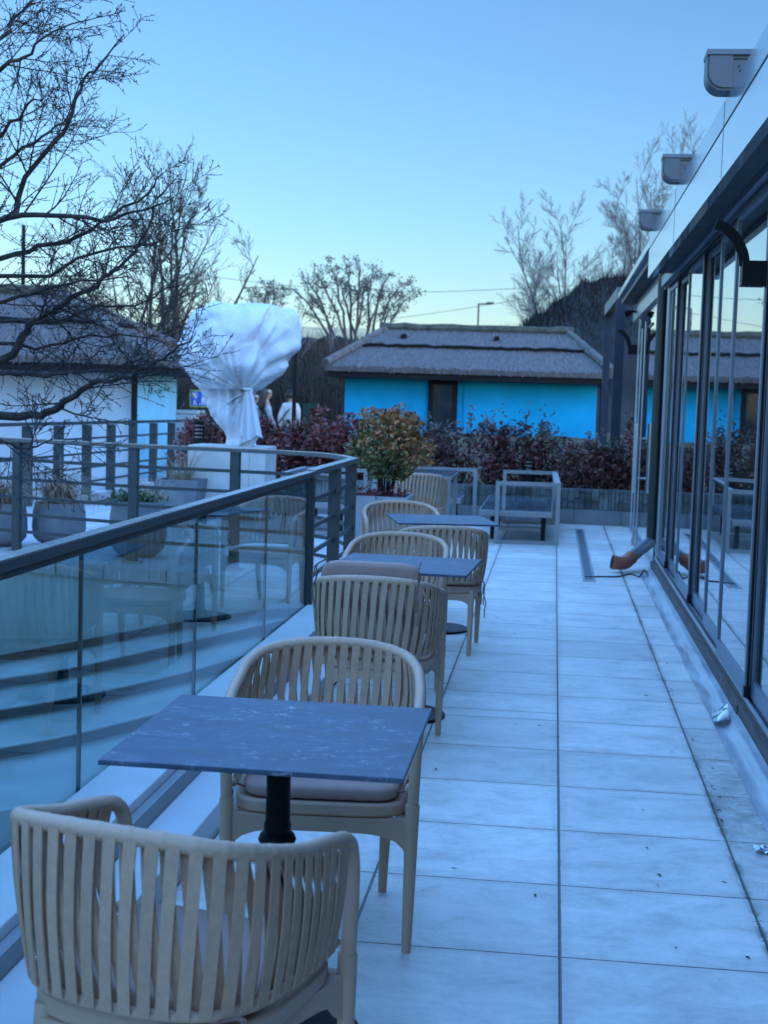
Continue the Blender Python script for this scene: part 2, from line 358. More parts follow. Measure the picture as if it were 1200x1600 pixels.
def topmat():
    mt, n, b = newmat('dark marbled table top'); co = coords(n, (1,1.5,1)); f = noise(n, co, 7, 8, .7, .8); g = noise(n, co, 30, 7, .7, .9); h = noise(n, co, 4.2, 3)
    c = ramp(n, f, [(.3, (.030,.048,.075)), (.55, (.055,.082,.12)), (.75, (.12,.15,.19))])
    fl = ramp(n, g, [(.54, (0,0,0)), (.66, (1,1,1))]); fl = math_(n, 'MULTIPLY', fl, ramp(n, h, [(.44, (0,0,0)), (.62, (1,1,1))]))
    n.links.new(mixc(n, math_(n, 'MULTIPLY', fl, .6), c, (.5,.5,.52)), b.inputs['Base Color'])
    n.links.new(math_(n, 'ADD', math_(n, 'MULTIPLY', f, .25), .32), b.inputs['Roughness']); b.inputs['Specular IOR Level'].default_value = .28; return mt
M['top'] = topmat()
def clothmat():
    mt, n, b = newmat('white fleece cover'); f = noise(n, coords(n), 5, 6, .6)
    n.links.new(ramp(n, f, [(.3, (.54,.55,.57)), (.7, (.63,.63,.64))]), b.inputs['Base Color']); b.inputs['Roughness'].default_value = .7
    vv = n.nodes.new('ShaderNodeTexVoronoi'); vv.feature = 'DISTANCE_TO_EDGE'; vv.inputs['Scale'].default_value = 5.5; n.links.new(coords(n, (1,1,.7)), vv.inputs['Vector'])
    bump(n, b, math_(n, 'ADD', math_(n, 'MULTIPLY', vv.outputs['Distance'], .8), noise(n, coords(n), 9, 6, .65, .8)), .32, .03); return mt
M['cloth'] = clothmat()
M['photinia'] = leafmat('dark red hedge leaf', [(0, (.11,.02,.02)), (.35, (.23,.035,.036)), (.6, (.14,.05,.034)), (.8, (.32,.085,.06)), (1, (.08,.08,.045))])
M['photinia_dark'] = leafmat('purple brown hedge leaf', [(0, (.07,.022,.022)), (.4, (.16,.042,.04)), (.7, (.20,.065,.05)), (1, (.08,.08,.05))])
M['newleaf'] = leafmat('olive tip leaf', [(0, (.05,.06,.04)), (.5, (.09,.085,.055)), (1, (.13,.08,.06))])
M['bonsai'] = leafmat('orange green leaf', [(0, (.10,.085,.024)), (.2, (.20,.12,.03)), (.45, (.36,.11,.03)), (.75, (.46,.14,.045)), (1, (.24,.17,.035))])
M['bonsai_green'] = leafmat('olive green leaf', [(0, (.05,.065,.018)), (.5, (.10,.11,.026)), (.8, (.17,.14,.03)), (1, (.26,.12,.03))])
M['redleaf'] = leafmat('red groundcover leaf', [(0, (.12,.012,.02)), (1, (.22,.05,.06))])
M['conifer'] = leafmat('green shrub leaf', [(0, (.015,.035,.012)), (1, (.05,.09,.03))])
M['drygrass'] = leafmat('dry tan grass', [(0, (.17,.10,.06)), (.5, (.30,.20,.12)), (1, (.40,.29,.19))], .8)
M['pod'] = leafmat('seed pods', [(0, (.05,.045,.028)), (1, (.12,.10,.055))], .8)

rng = random.Random(7)

# ------------------------------------------------------------------ ground, terrace, well
def gridmesh(name, xs, ys, fz, mat):
    vs = [(x, y, fz(x, y)) for y in ys for x in xs]; nx = len(xs)
    fs = [(j*nx+i, j*nx+i+1, (j+1)*nx+i+1, (j+1)*nx+i) for j in range(len(ys)-1) for i in range(nx-1)]
    me = bpy.data.meshes.new(name); me.from_pydata(vs, [], fs); me.update(); me.polygons.foreach_set('use_smooth', [True]*len(fs))
    return struct(link(name, me, mat))
def gz(x, y):
    if y < 14.0 and -14 < x < 0: return -1.75
    if y < 19 and -10 < x < 9: return -.3
    return -.14
def lz(x, y):
    k = min(1, max(0, (x+4.9)/.8)); return -.15+k*(.53+.36*min(1, max(0, (y-20.2)/9)))+.03*math.sin(x*3.1+y*2.3)*k
gridmesh('lawn', [-5.2,-4.9,-4.5,-4.1]+[-3.5+.5*i for i in range(20)]+[9,12], [20.2+.6*i for i in range(23)]+[36,40], lz, M['lawn'])
gridmesh('ground', [-3000,-600,-150,-60,-30,-14.01,-13.99,-10.01,-9.99,-5,-.01,.01,4,8.99,9.01,20,60,150,600,3000],
         [-3000,-300,-60,-20,-5,5,13.99,14.01,18.99,19.01,25,40,80,200,600,3000], gz, M['ground'])
EDGE = [(-1.66,9.1),(-1.68,10.4),(-1.86,10.95),(-2.12,11.35),(-2.45,11.64),(-2.8,11.84),(-3.2,11.95),(-3.72,12.03),(-4.3,12.17),(-4.96,12.42),(-6.5,12.95),(-9.6,13.9)]
a = MB(); a.prism([(-1.546,-4),(.99,-4),(.99,18.45),(-1.546,18.45)], -.12, 0); struct(a.build('terrace_floor', M['tile']))
a = MB(); poly = [(-1.546,9.1)]; a.prism([(-1.5465,18.45),(-6.75,18.45),(-6.75,27),(-9.6,27)]+EDGE[::-1]+[(-1.5465,9.1)], -.12, -.004)
struct(a.build('side_terrace', M['tile_side']))
# curved retaining wall under the side terrace
a = MB(); ed = [Vector((x,y,0)) for x,y in EDGE]; ins = []
for i, p in enumerate(ed):
    d = (ed[min(i+1,len(ed)-1)]-ed[max(i-1,0)]).normalized(); ins.append(p+Vector((d.y,-d.x,0))*.03)
n = len(ins); vs = [(p.x,p.y,-.12) for p in ins]+[(p.x,p.y,-1.75) for p in ins]
a.add(vs, [(i,i+1,n+i+1,n+i) for i in range(n-1)])
tag(a.build('retaining_wall', M['riser'], smooth=True), 'curved grey stone wall under the railing, seen through the balustrade glass', 'wall')
# winding steps below, each tread a slab; edge lines follow what shows through the glass
def wallY(x):
    e = EDGE[::-1]
    for (x0,y0),(x1,y1) in zip(e, e[1:]):
        if x0 <= x <= x1: return y0+(y1-y0)*(x-x0)/(x1-x0)
    return 12.0
LINES = [[(-60,1034),(0,1022),(110,1002),(290,968),(405,952),(470,948)], [(-60,1073),(0,1060),(110,1043),(290,1003),(405,977),(470,962)],
         [(-60,1122),(0,1108),(110,1090),(290,1050),(405,1015),(470,990)], [(-60,1182),(0,1168),(110,1148),(290,1102),(405,1062),(470,1035)], [(-60,1285),(0,1268),(110,1250),(290,1195),(405,1150),(470,1115)]]
YS = [(11.75,11.9,11.9,11.85,11.6,11.0), (11.0,11.15,11.15,11.1,10.9,10.5), (10.2,10.35,10.4,10.4,10.2,9.9), (9.2,9.4,9.5,9.5,9.4,9.2), (7.9,8.1,8.3,8.4,8.4,8.3)]
pl = [[atY(x,y,Y) for (x,y),Y in zip(l, yy)] for l, yy in zip(LINES, YS)]
for k, l in enumerate(pl):      # carry the steps on to the trunk side and up to the terrace edge
    d = (l[0]-l[2]); d.z = 0; d.normalize(); z0 = l[0].z; l.insert(0, l[0]+d*1.6+Vector((0,-.1*k,-.02))); l.insert(0, l[0]+d*2.6+Vector((0,-.2*k,-.02)))
    e = l[-1].copy(); e.x = -1.71; l.append(e)
a = MB()
for k in range(4):
    A = smooth_path(pl[k], 4); B = smooth_path(pl[k+1], 4); nn = len(A)
    top = [p+Vector((0,0,-.10)) for p in A]; nose = [p for p in B]
    a.add(top+nose, [(i,i+1,nn+i+1,nn+i) for i in range(nn-1)])                      # tread
    a.add(A+top, [(i,i+1,nn+i+1,nn+i) for i in range(nn-1)])                         # riser above it
A = [p+Vector((0,0,-.06)) for p in smooth_path(pl[4], 4)]; B = smooth_path(pl[4], 4); nn = len(A); a.add(B+A, [(i,i+1,nn+i+1,nn+i) for i in range(nn-1)])
low = [Vector((p.x,p.y,-1.62)) for p in A]; a.add(A+low, [(i,i+1,nn+i+1,nn+i) for i in range(nn-1)])
st = struct(a.build('winding_steps', M['riser'], smooth=True))
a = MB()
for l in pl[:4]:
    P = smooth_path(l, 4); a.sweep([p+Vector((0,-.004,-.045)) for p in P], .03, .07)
o = struct(a.build('step_shadow_gaps', M['darkframe'])); o.name = 'step_shadow_strips'  # dark strips standing in for the shade under the step nosings
a = MB(); a.add([(-9,0,-1.6),(-1.7,0,-1.6),(-1.7,10,-1.6),(-9,10,-1.6)], [(0,1,2,3)]); struct(a.build('lower_paving', M['dark_stone']))
a = MB(); a.box(-1.70,-1.60,-4,9.05,-1.74,-.02); struct(a.build('terrace_edge', M['riser']))
# kerbs along the balustrade
a = MB(); a.box(-1.295,-1.13,-4,9.0,0.001,.10); struct(a.build('lower_kerb', M['kerb'], bevel=.006))
a = MB(); a.box(-1.5455,-1.33,-4,9.02,.16,.20); struct(a.build('upper_kerb', M['kerb'], bevel=.005))
a = MB(); a.box(-1.5445,-1.2955,-4,9.01,.001,.1595); struct(a.build('kerb_face', M['kerb_grey']))

# ------------------------------------------------------------------ railings
bal = thing('glass_balustrade', 'straight glass balustrade with grey metal handrail beside the row of tables', 'balustrade', (-1.56,6,0))
def part(mb, name, mat, root, **k):
    off = root.location; rz = root.rotation_euler.z
    q = Matrix.Rotation(-rz, 3, 'Z')
    mb.v = [tuple(q @ (Vector(p)-off)) for p in mb.v]
    return mb.build(name, mat, root, **k)
a = MB(); a.box(-1.588,-1.532,-1,9.12,1.026,1.057); part(a, 'handrail', M['rail'], bal, bevel=.003)
a = MB(); a.box(-1.588,-1.532,-1,9.12,1.0573,1.063); part(a, 'rail_cap', M['rail_top'], bal)
a = MB(); a.box(-1.572,-1.548,-1,9.05,1.0,1.0255); part(a, 'glazing_channel', M['rail'], bal)
for y in (9.1,): a = MB(); a.box(-1.592,-1.528,y-.03,y+.03,0.0,1.02); part(a, 'post', M['rail'], bal, bevel=.003)
for y0, y1 in ((0,1.49),(1.5,3.04),(3.05,4.59),(4.6,6.145),(6.155,7.69),(7.70,9.05)):
    a = MB(); a.box(-1.566,-1.554,y0+.004,y1-.004,.12,1.0); part(a, 'glass_pane', M['glass_rail'], bal)
    a = MB(); a.box(-1.567,-1.553,y1-.001,y1+.008,.13,.998); part(a, 'pane_joint', M['rail_mid'], bal)
cr = thing('curved_railing', 'curved grey metal railing with horizontal bars at the end of the glass balustrade', 'railing', (-2.5,12,0))
RP = smooth_path([(-1.75,11.6,0),(-1.95,11.87,0),(-2.2,12.05,0),(-2.76,12.2,0),(-3.72,12.35,0),(-4.96,12.75,0),(-6.6,13.35,0),(-7.6,13.7,0)], 5)
RAILPTS = [Vector((-1.56,9.14,0)),Vector((-1.56,11.1,0))]+[Vector(p) for p in RP]
zz = Vector((0,0,1))
a = MB(); a.sweep([p+zz*1.052 for p in RAILPTS], .075, .030); part(a, 'handrail', M['rail_mid'], cr)
a = MB(); a.sweep([p+zz*1.070 for p in RAILPTS], .072, .005); part(a, 'rail_cap', M['rail_top'], cr)
for h in (.87,.69,.52,.36,.20):
    a = MB(); a.sweep([p+zz*h for p in RAILPTS], .014, .03); part(a, 'bar', M['rail'], cr)
for p, ang in ((Vector((-1.56,10.15,0)),0),(Vector((-1.575,11.08,0)),0),(Vector((-2.76,12.2,0)),80),(Vector((-3.72,12.35,0)),78),(Vector((-4.96,12.75,0)),70),(Vector((-6.2,13.2,0)),70)):
    a = MB(); w2, d2 = (.05,.03); ca = math.radians(ang)
    dx = Vector((math.cos(ca),math.sin(ca),0)); dy = Vector((-dx.y,dx.x,0))
    a.bar(p, p+zz*1.036, .05, .085, up=Vector((-dx.y,dx.x,0)) if ang else Vector((1,0,0)))
    if ang:
        a2 = MB(); a2.box(p.x-.085,p.x+.085,p.y-.05,p.y+.05,-.003,.02); part(a2, 'base_plate', M['rail_top'], cr)
    part(a, 'post', M['rail'], cr)
fr = thing('far_railing', 'straight grey railing with square posts in front of the white thatched cottage', 'railing', (-6.8,21,0))
a = MB(); a.sweep([(-6.86,12.9,1.07),(-6.8,17.0,1.07),(-6.8,27.2,1.0)], .07, .045); part(a, 'handrail', M['rail'], fr)
for h in (.84,.62,.41,.2):
    a = MB(); a.sweep([(-6.86,12.9,h),(-6.8,17.0,h),(-6.8,27.2,h-.06)], .02, .03); part(a, 'bar', M['rail'], fr)
for i, y in enumerate((15.3,16.6,17.82,19.0,20.19,21.34,22.49,23.68,24.83,26.04,27.1)):
    a = MB(); a.box(-6.86,-6.74,y-.05,y+.05,-.14,1.04-.007*max(0,y-17)); part(a, 'post', M['rail'], fr)

# ------------------------------------------------------------------ chairs
def make_chair(label):
    t = thing('woven_chair', label, 'chair', group='taupe woven armchairs on the terrace')
    right = [(.262,.235,.40),(.266,.236,.52),(.268,.228,.62),(.270,.195,.668),(.272,.10,.69),(.270,-.02,.708),(.258,-.13,.735),(.214,-.222,.760),(.12,-.272,.777),(0,-.286,.782)]
    full = right+[(-x,y,z) for x,y,z in right[-2::-1]]
    P = smooth_path(full, 6)
    a = MB(); a.tube(P, .0165, 12)
    for i in range(24, len(P)-24, 3):       # the wrapped cord shows as fine turns on the rail
        d = (P[i+1]-P[i-1]).normalized(); a.tube([P[i]-d*.0095, P[i]-d*.007, P[i]+d*.007, P[i]+d*.0095], [.0163,.0171,.0171,.0163], 12, cap=False)
    a.build('arm_rail', M['taupe'], t, smooth='all')
    for sx in (-1, 1):
        a = MB(); a.tube([(sx*.262,.236,.42),(sx*.261,.238,.34),(sx*.259,.243,.15),(sx*.257,.247,0)], [.0205,.0195,.0165,.0135], 14); a.build('leg', M['taupe'], t, smooth=True)
        a = MB(); a.tube([(sx*.178,-.185,.40),(sx*.175,-.205,.2),(sx*.170,-.238,0)], [.02,.0175,.0135], 14); a.build('leg', M['taupe'], t, smooth=True)
    ringr = [(.248,.205,.452),(.252,.08,.449),(.248,-.04,.447),(.228,-.135,.446),(.175,-.205,.446),(.09,-.238,.446),(0,-.246,.446)]
    R = smooth_path(ringr+[(-x,y,z) for x,y,z in ringr[-2::-1]], 6)
    a = MB(); a.tube(R, .0105, 10); a.build('lower_ring', M['taupe'], t, smooth='all')
    # seat: rounded frame with arched aprons
    out = []
    for k in range(64):
        an = 2*PI*k/64; c, s = math.cos(an), math.sin(an); e = .36 if s > 0 else .62
        out.append((.25*math.copysign(abs(c)**e, c), .012+(.232 if s > 0 else .232)*math.copysign(abs(s)**e, s)))
    a = MB(); a.prism(out, .378, .418); a.build('seat', M['taupe'], t, smooth=True, bevel=.008)
    def apron(p0, p1, th):
        a = MB(); p0 = Vector(p0); p1 = Vector(p1); d = p1-p0; nrm = Vector((-d.y,d.x,0)).normalized()*th/2; K = 14; vs = []
        for k in range(K+1):
            u = k/K; lo = .335-.052*abs(2*u-1)**6-.0*u
            q = p0+d*u
            for s2 in (-1,1): vs += [q+nrm*s2+zz*lo, q+nrm*s2+zz*.3775]
        fs = []
        for k in range(K):
            o = 4*k; fs += [(o,o+1,o+5,o+4),(o+2,o+6,o+7,o+3),(o,o+4,o+6,o+2),(o+1,o+3,o+7,o+5)]
        a.add(vs, fs+[(0,2,3,1),(4*K,4*K+1,4*K+3,4*K+2)]); return a.build('apron', M['taupe'], t, smooth=True)
    apron((-.252,.232,0),(.252,.232,0),.026)
    apron((.25,.225,0),(.182,-.19,0),.024); apron((-.25,.225,0),(-.182,-.19,0),.024)
    apron((-.175,-.197,0),(.175,-.197,0),.024)
    # straps: two crossing layers between rail and ring
    PR = resample(P[20:len(P)-20], 400); RR = resample(R[1:-1], 400)
    a = MB(); n = 34; r2 = random.Random(3)
    for layer in (0, 1):
        for k in range(n):
            u = (k+.5*(1-layer)+.02)/(n-.5); u = min(.985, max(.015, u)); dl = .020*(1 if layer else -1)
            i0 = int(399*u); i1 = int(399*min(.995, max(.005, u+dl*(1 if abs(u-.5) > .0 else 0))))
            tp, bt = PR[i0], RR[i1]; tan = (PR[min(399,i0+3)]-PR[max(0,i0-3)]).normalized(); tan2 = (RR[min(399,i1+3)]-RR[max(0,i1-3)]).normalized()
            K = 10; wv = r2.uniform(-.0025,.0025); vs = []
            for j in range(K+1):
                s = j/K; p = tp.lerp(bt, s); tg = tan.lerp(tan2, s).normalized(); nrm = tg.cross(zz).normalized()
                if nrm.dot(Vector((p.x,p.y-.05,0))) < 0: nrm = -nrm
                sg = 1 if layer else -1
                off = sg*(.0165*math.cos(PI*s) if False else .0150*(1-.62*math.sin(PI*s)))+.016*math.sin(PI*s)
                p = p+nrm*off+tg*wv*math.sin(PI*s); hw = .0124*(1-.06*math.sin(PI*s))
                vs += [p-tg*hw-nrm*.0018, p+tg*hw-nrm*.0018, p+tg*hw+nrm*.0018, p-tg*hw+nrm*.0018]
            fs = []
            for j in range(K):
                o = 4*j; fs += [(o+q, o+(q+1)%4, o+4+(q+1)%4, o+4+q) for q in range(4)]
            a.add(vs, fs)
    a.build('woven_straps', M['strap'], t)
    return t
ch0 = make_chair('taupe woven chair nearest the camera, seen from behind before the foreground table')
ch0.location = (-.69,2.64,0); ch0.rotation_euler = (0,0,math.radians(-15))
CH = [((-.631,4.10,0),184.6,'taupe woven chair facing the camera behind the nearest marbled table, flat cushion on it'),
      ((-.745,6.24,0),-2,'taupe woven chair with a cushion propped up against its back at the second table'),
      ((-.83,7.72,0),181,'taupe woven chair facing the camera on the far side of the second table'),
      ((-.665,8.79,0),8,'taupe woven chair with its back to us at the third table, beside the walkway'),
      ((-1.07,10.2,0),192,'taupe woven chair facing the camera beside the pale planter of the rounded shrub'),
      ((-1.36,14.72,0),3,'taupe woven chair with its back to us at the farthest table, beyond the rounded shrub')]
for loc, rz, lb in CH: dup(ch0, loc, math.radians(rz), lb)

def cushion_mb(wd, dp, th, r=.035):
    a = MB(); K = 48; rings = []
    for (sc, z) in ((.0,0),(.90,0),(.975,.10),(1,.28),(1,.72),(.975,.90),(.90,1.0),(.5,1.03),(0,1.04)):
        ring = []
        for k in range(K):
            an = 2*PI*k/K; c, s = math.cos(an), math.sin(an); e = .28
            ring.append((wd/2*sc*math.copysign(abs(c)**e, c), dp/2*sc*math.copysign(abs(s)**e, s), th*z))
        rings.append(ring)
    vs = [p for r_ in rings for p in r_]; fs = []
    for i in range(len(rings)-1):
        for k in range(K): fs.append((i*K+k, i*K+(k+1)%K, (i+1)*K+(k+1)%K, (i+1)*K+k))
    a.add(vs, fs); return a
def cushion(label, chair_loc, rz, mode='flat'):
    t = thing('seat_cushion', label, 'cushion', (chair_loc[0],chair_loc[1],.4195), math.radians(rz), 'mauve seat cushions')
    a = cushion_mb(.445,.43,.042)
    if mode == 'up':
        q = Matrix.Rotation(math.radians(101), 3, 'X'); a.v = [tuple(q @ Vector(p)+Vector((-.015,-.10,.215))) for p in a.v]
    else: a.v = [(x,y+.02,z) for x,y,z in a.v]
    a.build('cover', M['cushion'], t, smooth='all')
    r2 = random.Random(len(label))
    ends = ([(.2,-.2,.02)] if 'nearest the camera' in label else [(.215,.19,.02),(-.215,.19,.02),(.2,-.2,.02),(-.2,-.2,.02)]) if mode == 'flat' else [(.20,-.13,.425),(-.215,-.13,.425)]
    for e in ends:
        for j in range(2):
            p = Vector(e); pts = [p]; sx = math.copysign(1, e[0])
            out_ = Vector((sx*.045, 0, .012)) if mode == 'flat' else Vector((.012*sx,-.175,-.01))
            p2 = p+out_*(1+.15*j); pts.append(p2)
            L = (.14+.05*j+r2.uniform(0,.03)) if mode == 'flat' else .18+.05*j
            for k in range(1, 6): pts.append(p2+Vector((sx*r2.uniform(-.008,.012)+.006*j*k*(.3), r2.uniform(-.006,.006)-.004*k, -L*k/5)))
            a = MB(); a.tube(smooth_path(pts,3), .0035, 6); a.build('tie_cord', M['tie'], t, smooth='all')
    return t
cushion('mauve cushion on the seat of the chair nearest the camera', (-.69,2.64), -15)
cushion('mauve cushion lying flat behind the black column of the nearest table', (-.631,4.10), 184.6)
cushion('mauve cushion standing upright against the chair back before the second table', (-.745,6.24), -2, 'up')
cushion('mauve cushion on the chair at the third table, in the woven chair seen from behind', (-.665,8.79), 8)

# ------------------------------------------------------------------ pedestal tables
def make_table(label):
    t = thing('pedestal_table', label, 'table', group='marbled pedestal tables')
    a = MB(); a.box(-.335,.335,-.35,.35,.738,.750); a.build('tabletop', M['top'], t, bevel=.0015)
    a = MB(); a.lathe([(0,.728),(.14,.728),(.14,.7375),(0,.7375)], 32); a.build('mounting_plate', M['iron'], t, smooth=True)
    a = MB(); a.lathe([(.032,.03),(.030,.10),(.026,.13),(.026,.44),(.030,.455),(.031,.468),(.041,.475),(.046,.488),(.041,.501),(.032,.508),(.033,.525),(.030,.535),(.029,.62),(.030,.66),(.031,.727)], 28)
    a.build('column', M['iron'], t, smooth=True)
    a = MB(); a.lathe([(.212,0),(.215,.006),(.213,.014),(.19,.022),(.12,.032),(.06,.044),(.034,.06),(.0,.06)], 48); a.build('base', M['iron'], t, smooth=True)
    return t
tb = make_table('dark marbled square table in the foreground on a black column'); tb.location = (-.622,3.295,0)
dup(tb, (-.69,6.86,0), math.radians(-3), 'dark marbled square table second from the camera, behind the upright cushion')
dup(tb, (-.73,9.52,0), math.radians(13), 'dark marbled square table third from the camera, turned at a slant before the planter')
t = thing('steel_table', 'pale topped table on square steel legs behind the rounded shrub', 'table', (-1.5,15.7,0))
a = MB(); a.box(-.42,.42,-.5,.5,.73,.75); a.build('tabletop', M['wetglass'], t, bevel=.003)
a = MB(); a.box(-.43,.43,-.51,.51,.695,.729); a.build('top_frame', M['steel_sofa'], t, bevel=.003)
for sx in (-1,1):
    for sy in (-1,1): a = MB(); a.box(sx*.40-.025,sx*.40+.025,sy*.48-.025,sy*.48+.025,0,.695); a.build('leg', M['steel_sofa'], t, bevel=.003)

# ------------------------------------------------------------------ bare lounge frames
def loop(a, p, q, z1, w=.045, foot=True):     # posts at p and q, a bar on top and on the floor
    p = Vector((*p,0)); q = Vector((*q,0))
    a.bar(p, p+zz*z1, w, w, up=Vector((0,1,0))); a.bar(q, q+zz*z1, w, w, up=Vector((0,1,0)))
    d = (q-p).normalized()*w/2; a.bar(p-d+zz*(z1+.0215), q+d+zz*(z1+.0215), w, .043)
    if foot: a.bar(p+d+zz*.02, q-d+zz*.02, w*.9, .036)
def lounge(label, x0, x1, y0, y1, loops, seat, backbar=None):
    t = thing('lounge_frame', label, 'lounge frame', ((x0+x1)/2,(y0+y1)/2,0), 0, 'bare steel lounge frames')
    for p, q, foot in loops: a = MB(); loop(a, p, q, .64, foot=foot); part(a, 'arm_loop', M['steel_sofa'], t)
    if backbar: a = MB(); a.bar(Vector((*backbar[0],.662)), Vector((*backbar[1],.662)), .07, .04); part(a, 'back_rail', M['steel_sofa'], t)
    sx0,sx1,sy0,sy1 = seat
    a = MB(); a.box(sx0,sx1,sy0,sy1,.285,.35); part(a, 'seat_frame', M['steel_sofa'], t, bevel=.004)
    a = MB(); a.box(sx0+.015,sx1-.015,sy0+.015,sy1-.015,.3502,.358); part(a, 'seat_panel', M['wetglass'], t)
    for x in (sx0+.14,sx1-.1):
        for y in (sy0+.35,sy1-.2): a = MB(); a.box(x-.025,x+.025,y-.025,y+.025,0,.2845); part(a, 'leg', M['darkframe'], t)
    a = MB(); a.box(sx0+.166,sx1-.126,sy0+.33,sy0+.37,.10,.14); part(a, 'stretcher', M['steel_sofa'], t)
    return t
lounge('bare steel lounge frame with glassy seat slab before the stone wall, nearest the walkway', -.62,.07,15.6,18.2,
       [((-.585,15.55),(.075,15.6),True),((-.60,18.15),(.03,18.2),True)], (-.79,.02,15.72,18.1), ((.06,15.63),(.03,18.17)))
lounge('bare steel lounge frame tucked against the stone wall behind the farthest table', -2.0,-1.0,17.2,18.2,
       [((-2.05,18.2),(-.98,18.25),False)], (-2.05,-1.1,17.35,18.15))
lounge('bare steel lounge frame behind the curved handrail, beside the white plinth', -3.0,-2.1,15.4,17,
       [((-3.0,15.7),(-2.25,15.7),True),((-3.0,17.1),(-2.25,17.1),True)], (-2.95,-2.3,15.8,17.0), ((-3.0,15.73),(-3.0,17.07)))

# ------------------------------------------------------------------ glass pavilion on the right
pv = thing('glass_pavilion', 'long pavilion with sliding glass panels, slate frames and a glossy pale roof edge', 'building', (.95,5,0))
def P_(mb, name, mat, **k): return part(mb, name, mat, pv, **k)
Y1 = 13.5
a = MB(); a.box(.962,1.12,-3,Y1+.1,.0,.09); a.box(.985,1.12,-3,Y1+.1,.0901,.118); P_(a, 'sill', M['dust'], bevel=.003)
a = MB(); a.box(.955,.9615,7.12,Y1+.1,.035,.088); P_(a, 'sill_cover', M['dust'])
a = MB()
for x in (.992,1.022,1.052,1.082): a.box(x-.004,x+.004,-3,Y1+.05,.1182,.140)
P_(a, 'floor_track', M['alu'])
# crumpled foil strip along the sill foot
r2 = random.Random(5); a = MB(); ys = [(-3+.07*i) for i in range(int((Y1+2.9)/.07))]; prof = [(.838,.004),(.860,.008),(.885,.012),(.900,.020),(.908,.030),(.935,.036),(.961,.042)]
ph = [[r2.uniform(-1,1) for _ in prof] for _ in ys]
vs = []
for i, y in enumerate(ys):
    for j, (x,z) in enumerate(prof):
        k = sum(ph[max(0,i-q)][j] for q in range(4))/4; vs.append((x+.004*k*(j not in (6,)), y, max(.003, z+.009*k*(0 < j < 6))))
npf = len(prof); a.add(vs, [(i*npf+j,i*npf+j+1,(i+1)*npf+j+1,(i+1)*npf+j) for i in range(len(ys)-1) for j in range(npf-1)])
P_(a, 'foil_strip', M['foil'], smooth='all')
c0 = atZ(1124,1117,.04); a = MB(); vs = []
for i in range(6):
    for j in range(4): vs.append((c0.x-.045+.026*j+.004*i, c0.y-.12+.05*i, .022+.005*i*(j > 1)+.006*j+r2.uniform(-.004,.010)))
a.add(vs, [(i*4+j,i*4+j+1,(i+1)*4+j+1,(i+1)*4+j) for i in range(5) for j in range(3)]); P_(a, 'torn_foil_flap', M['fascia'])
# sliding panels on stepped tracks
edges = [(11.5,12.62,1.052),(10.4,11.54,1.022),(9.3,10.44,1.052),(8.26,9.34,1.022),(7.04,8.30,.992),(6.0,7.08,1.022),(4.9,6.04,.992),(3.8,4.94,1.022),(2.6,3.84,.992),(1.4,2.64,1.022),(0,1.44,.992),(-1.6,.04,1.022)]
edges.append((12.58,13.42,1.022))
for y0, y1, x in edges:
    f = MB(); w_ = .05; hx = .014
    f.box(x-hx,x+hx,y0,y0+w_,.143,2.66); f.box(x-hx,x+hx,y1-w_,y1,.143,2.66); f.box(x-hx,x+hx,y0+w_,y1-w_,.143,.235); f.box(x-hx,x+hx,y0+w_,y1-w_,2.60,2.66)
    fo = P_(f, 'sliding_panel', M['frame'], bevel=.003)
    def sub(mb, nm, mt):
        mb.v = [tuple(Vector(p)-pv.location) for p in mb.v]; mb.build(nm, mt, fo)
    g = MB(); g.box(x-.004,x+.004,y0+w_-.004,y1-w_+.004,.232,2.603); sub(g, 'glass', M['glass_front'])
    b = MB(); b.box(x-.0165,x-.0143,y0-.004,y0+.046,.143,.20); b.box(x-.0142,x+.014,y0-.004,y0-.0005,.143,.20); sub(b, 'roller_cap', M['black'])
    q = MB(); q.box(x-.0165,x-.0142,y0+.014,y0+.022,.2005,2.64); sub(q, 'edge_seal', M['alu'])
    q = MB(); q.box(x-.006,x+.006,y0-.005,y0-.0005,.2005,2.64); sub(q, 'brush_seal', M['black'])
a = MB(); a.box(.94,1.12,-3,Y1+.1,2.661,2.76); P_(a, 'header', M['frame'], bevel=.004)
a = MB()
for x in (.975,1.007,1.037,1.067): a.box(x-.004,x+.004,-3,Y1,2.645,2.6605)
P_(a, 'head_track', M['darkframe'])
a = MB(); a.box(.80,.9395,-3,12.6,2.70,2.74); a.box(.94,1.4,-3,12.6,2.7605,2.80); P_(a, 'soffit', M['darkframe'])
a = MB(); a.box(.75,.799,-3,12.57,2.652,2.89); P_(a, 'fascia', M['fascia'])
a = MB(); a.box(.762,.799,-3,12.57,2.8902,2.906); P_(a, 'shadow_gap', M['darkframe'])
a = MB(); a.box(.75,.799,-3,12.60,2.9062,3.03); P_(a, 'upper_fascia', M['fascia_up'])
a = MB()
for y in (1.5,4.3,7.1,9.9): a.box(.7485,.7498,y-.004,y+.004,2.66,3.02)
P_(a, 'fascia_joint', M['frame'])
a = MB(); a.box(.80,7.2,-3,12.6,2.98,3.02); P_(a, 'roof', M['capgrey'])
a = MB(); a.box(1.0,1.12,Y1-.06,Y1+.1,.1185,2.66); P_(a, 'corner_column', M['alu'], bevel=.004)
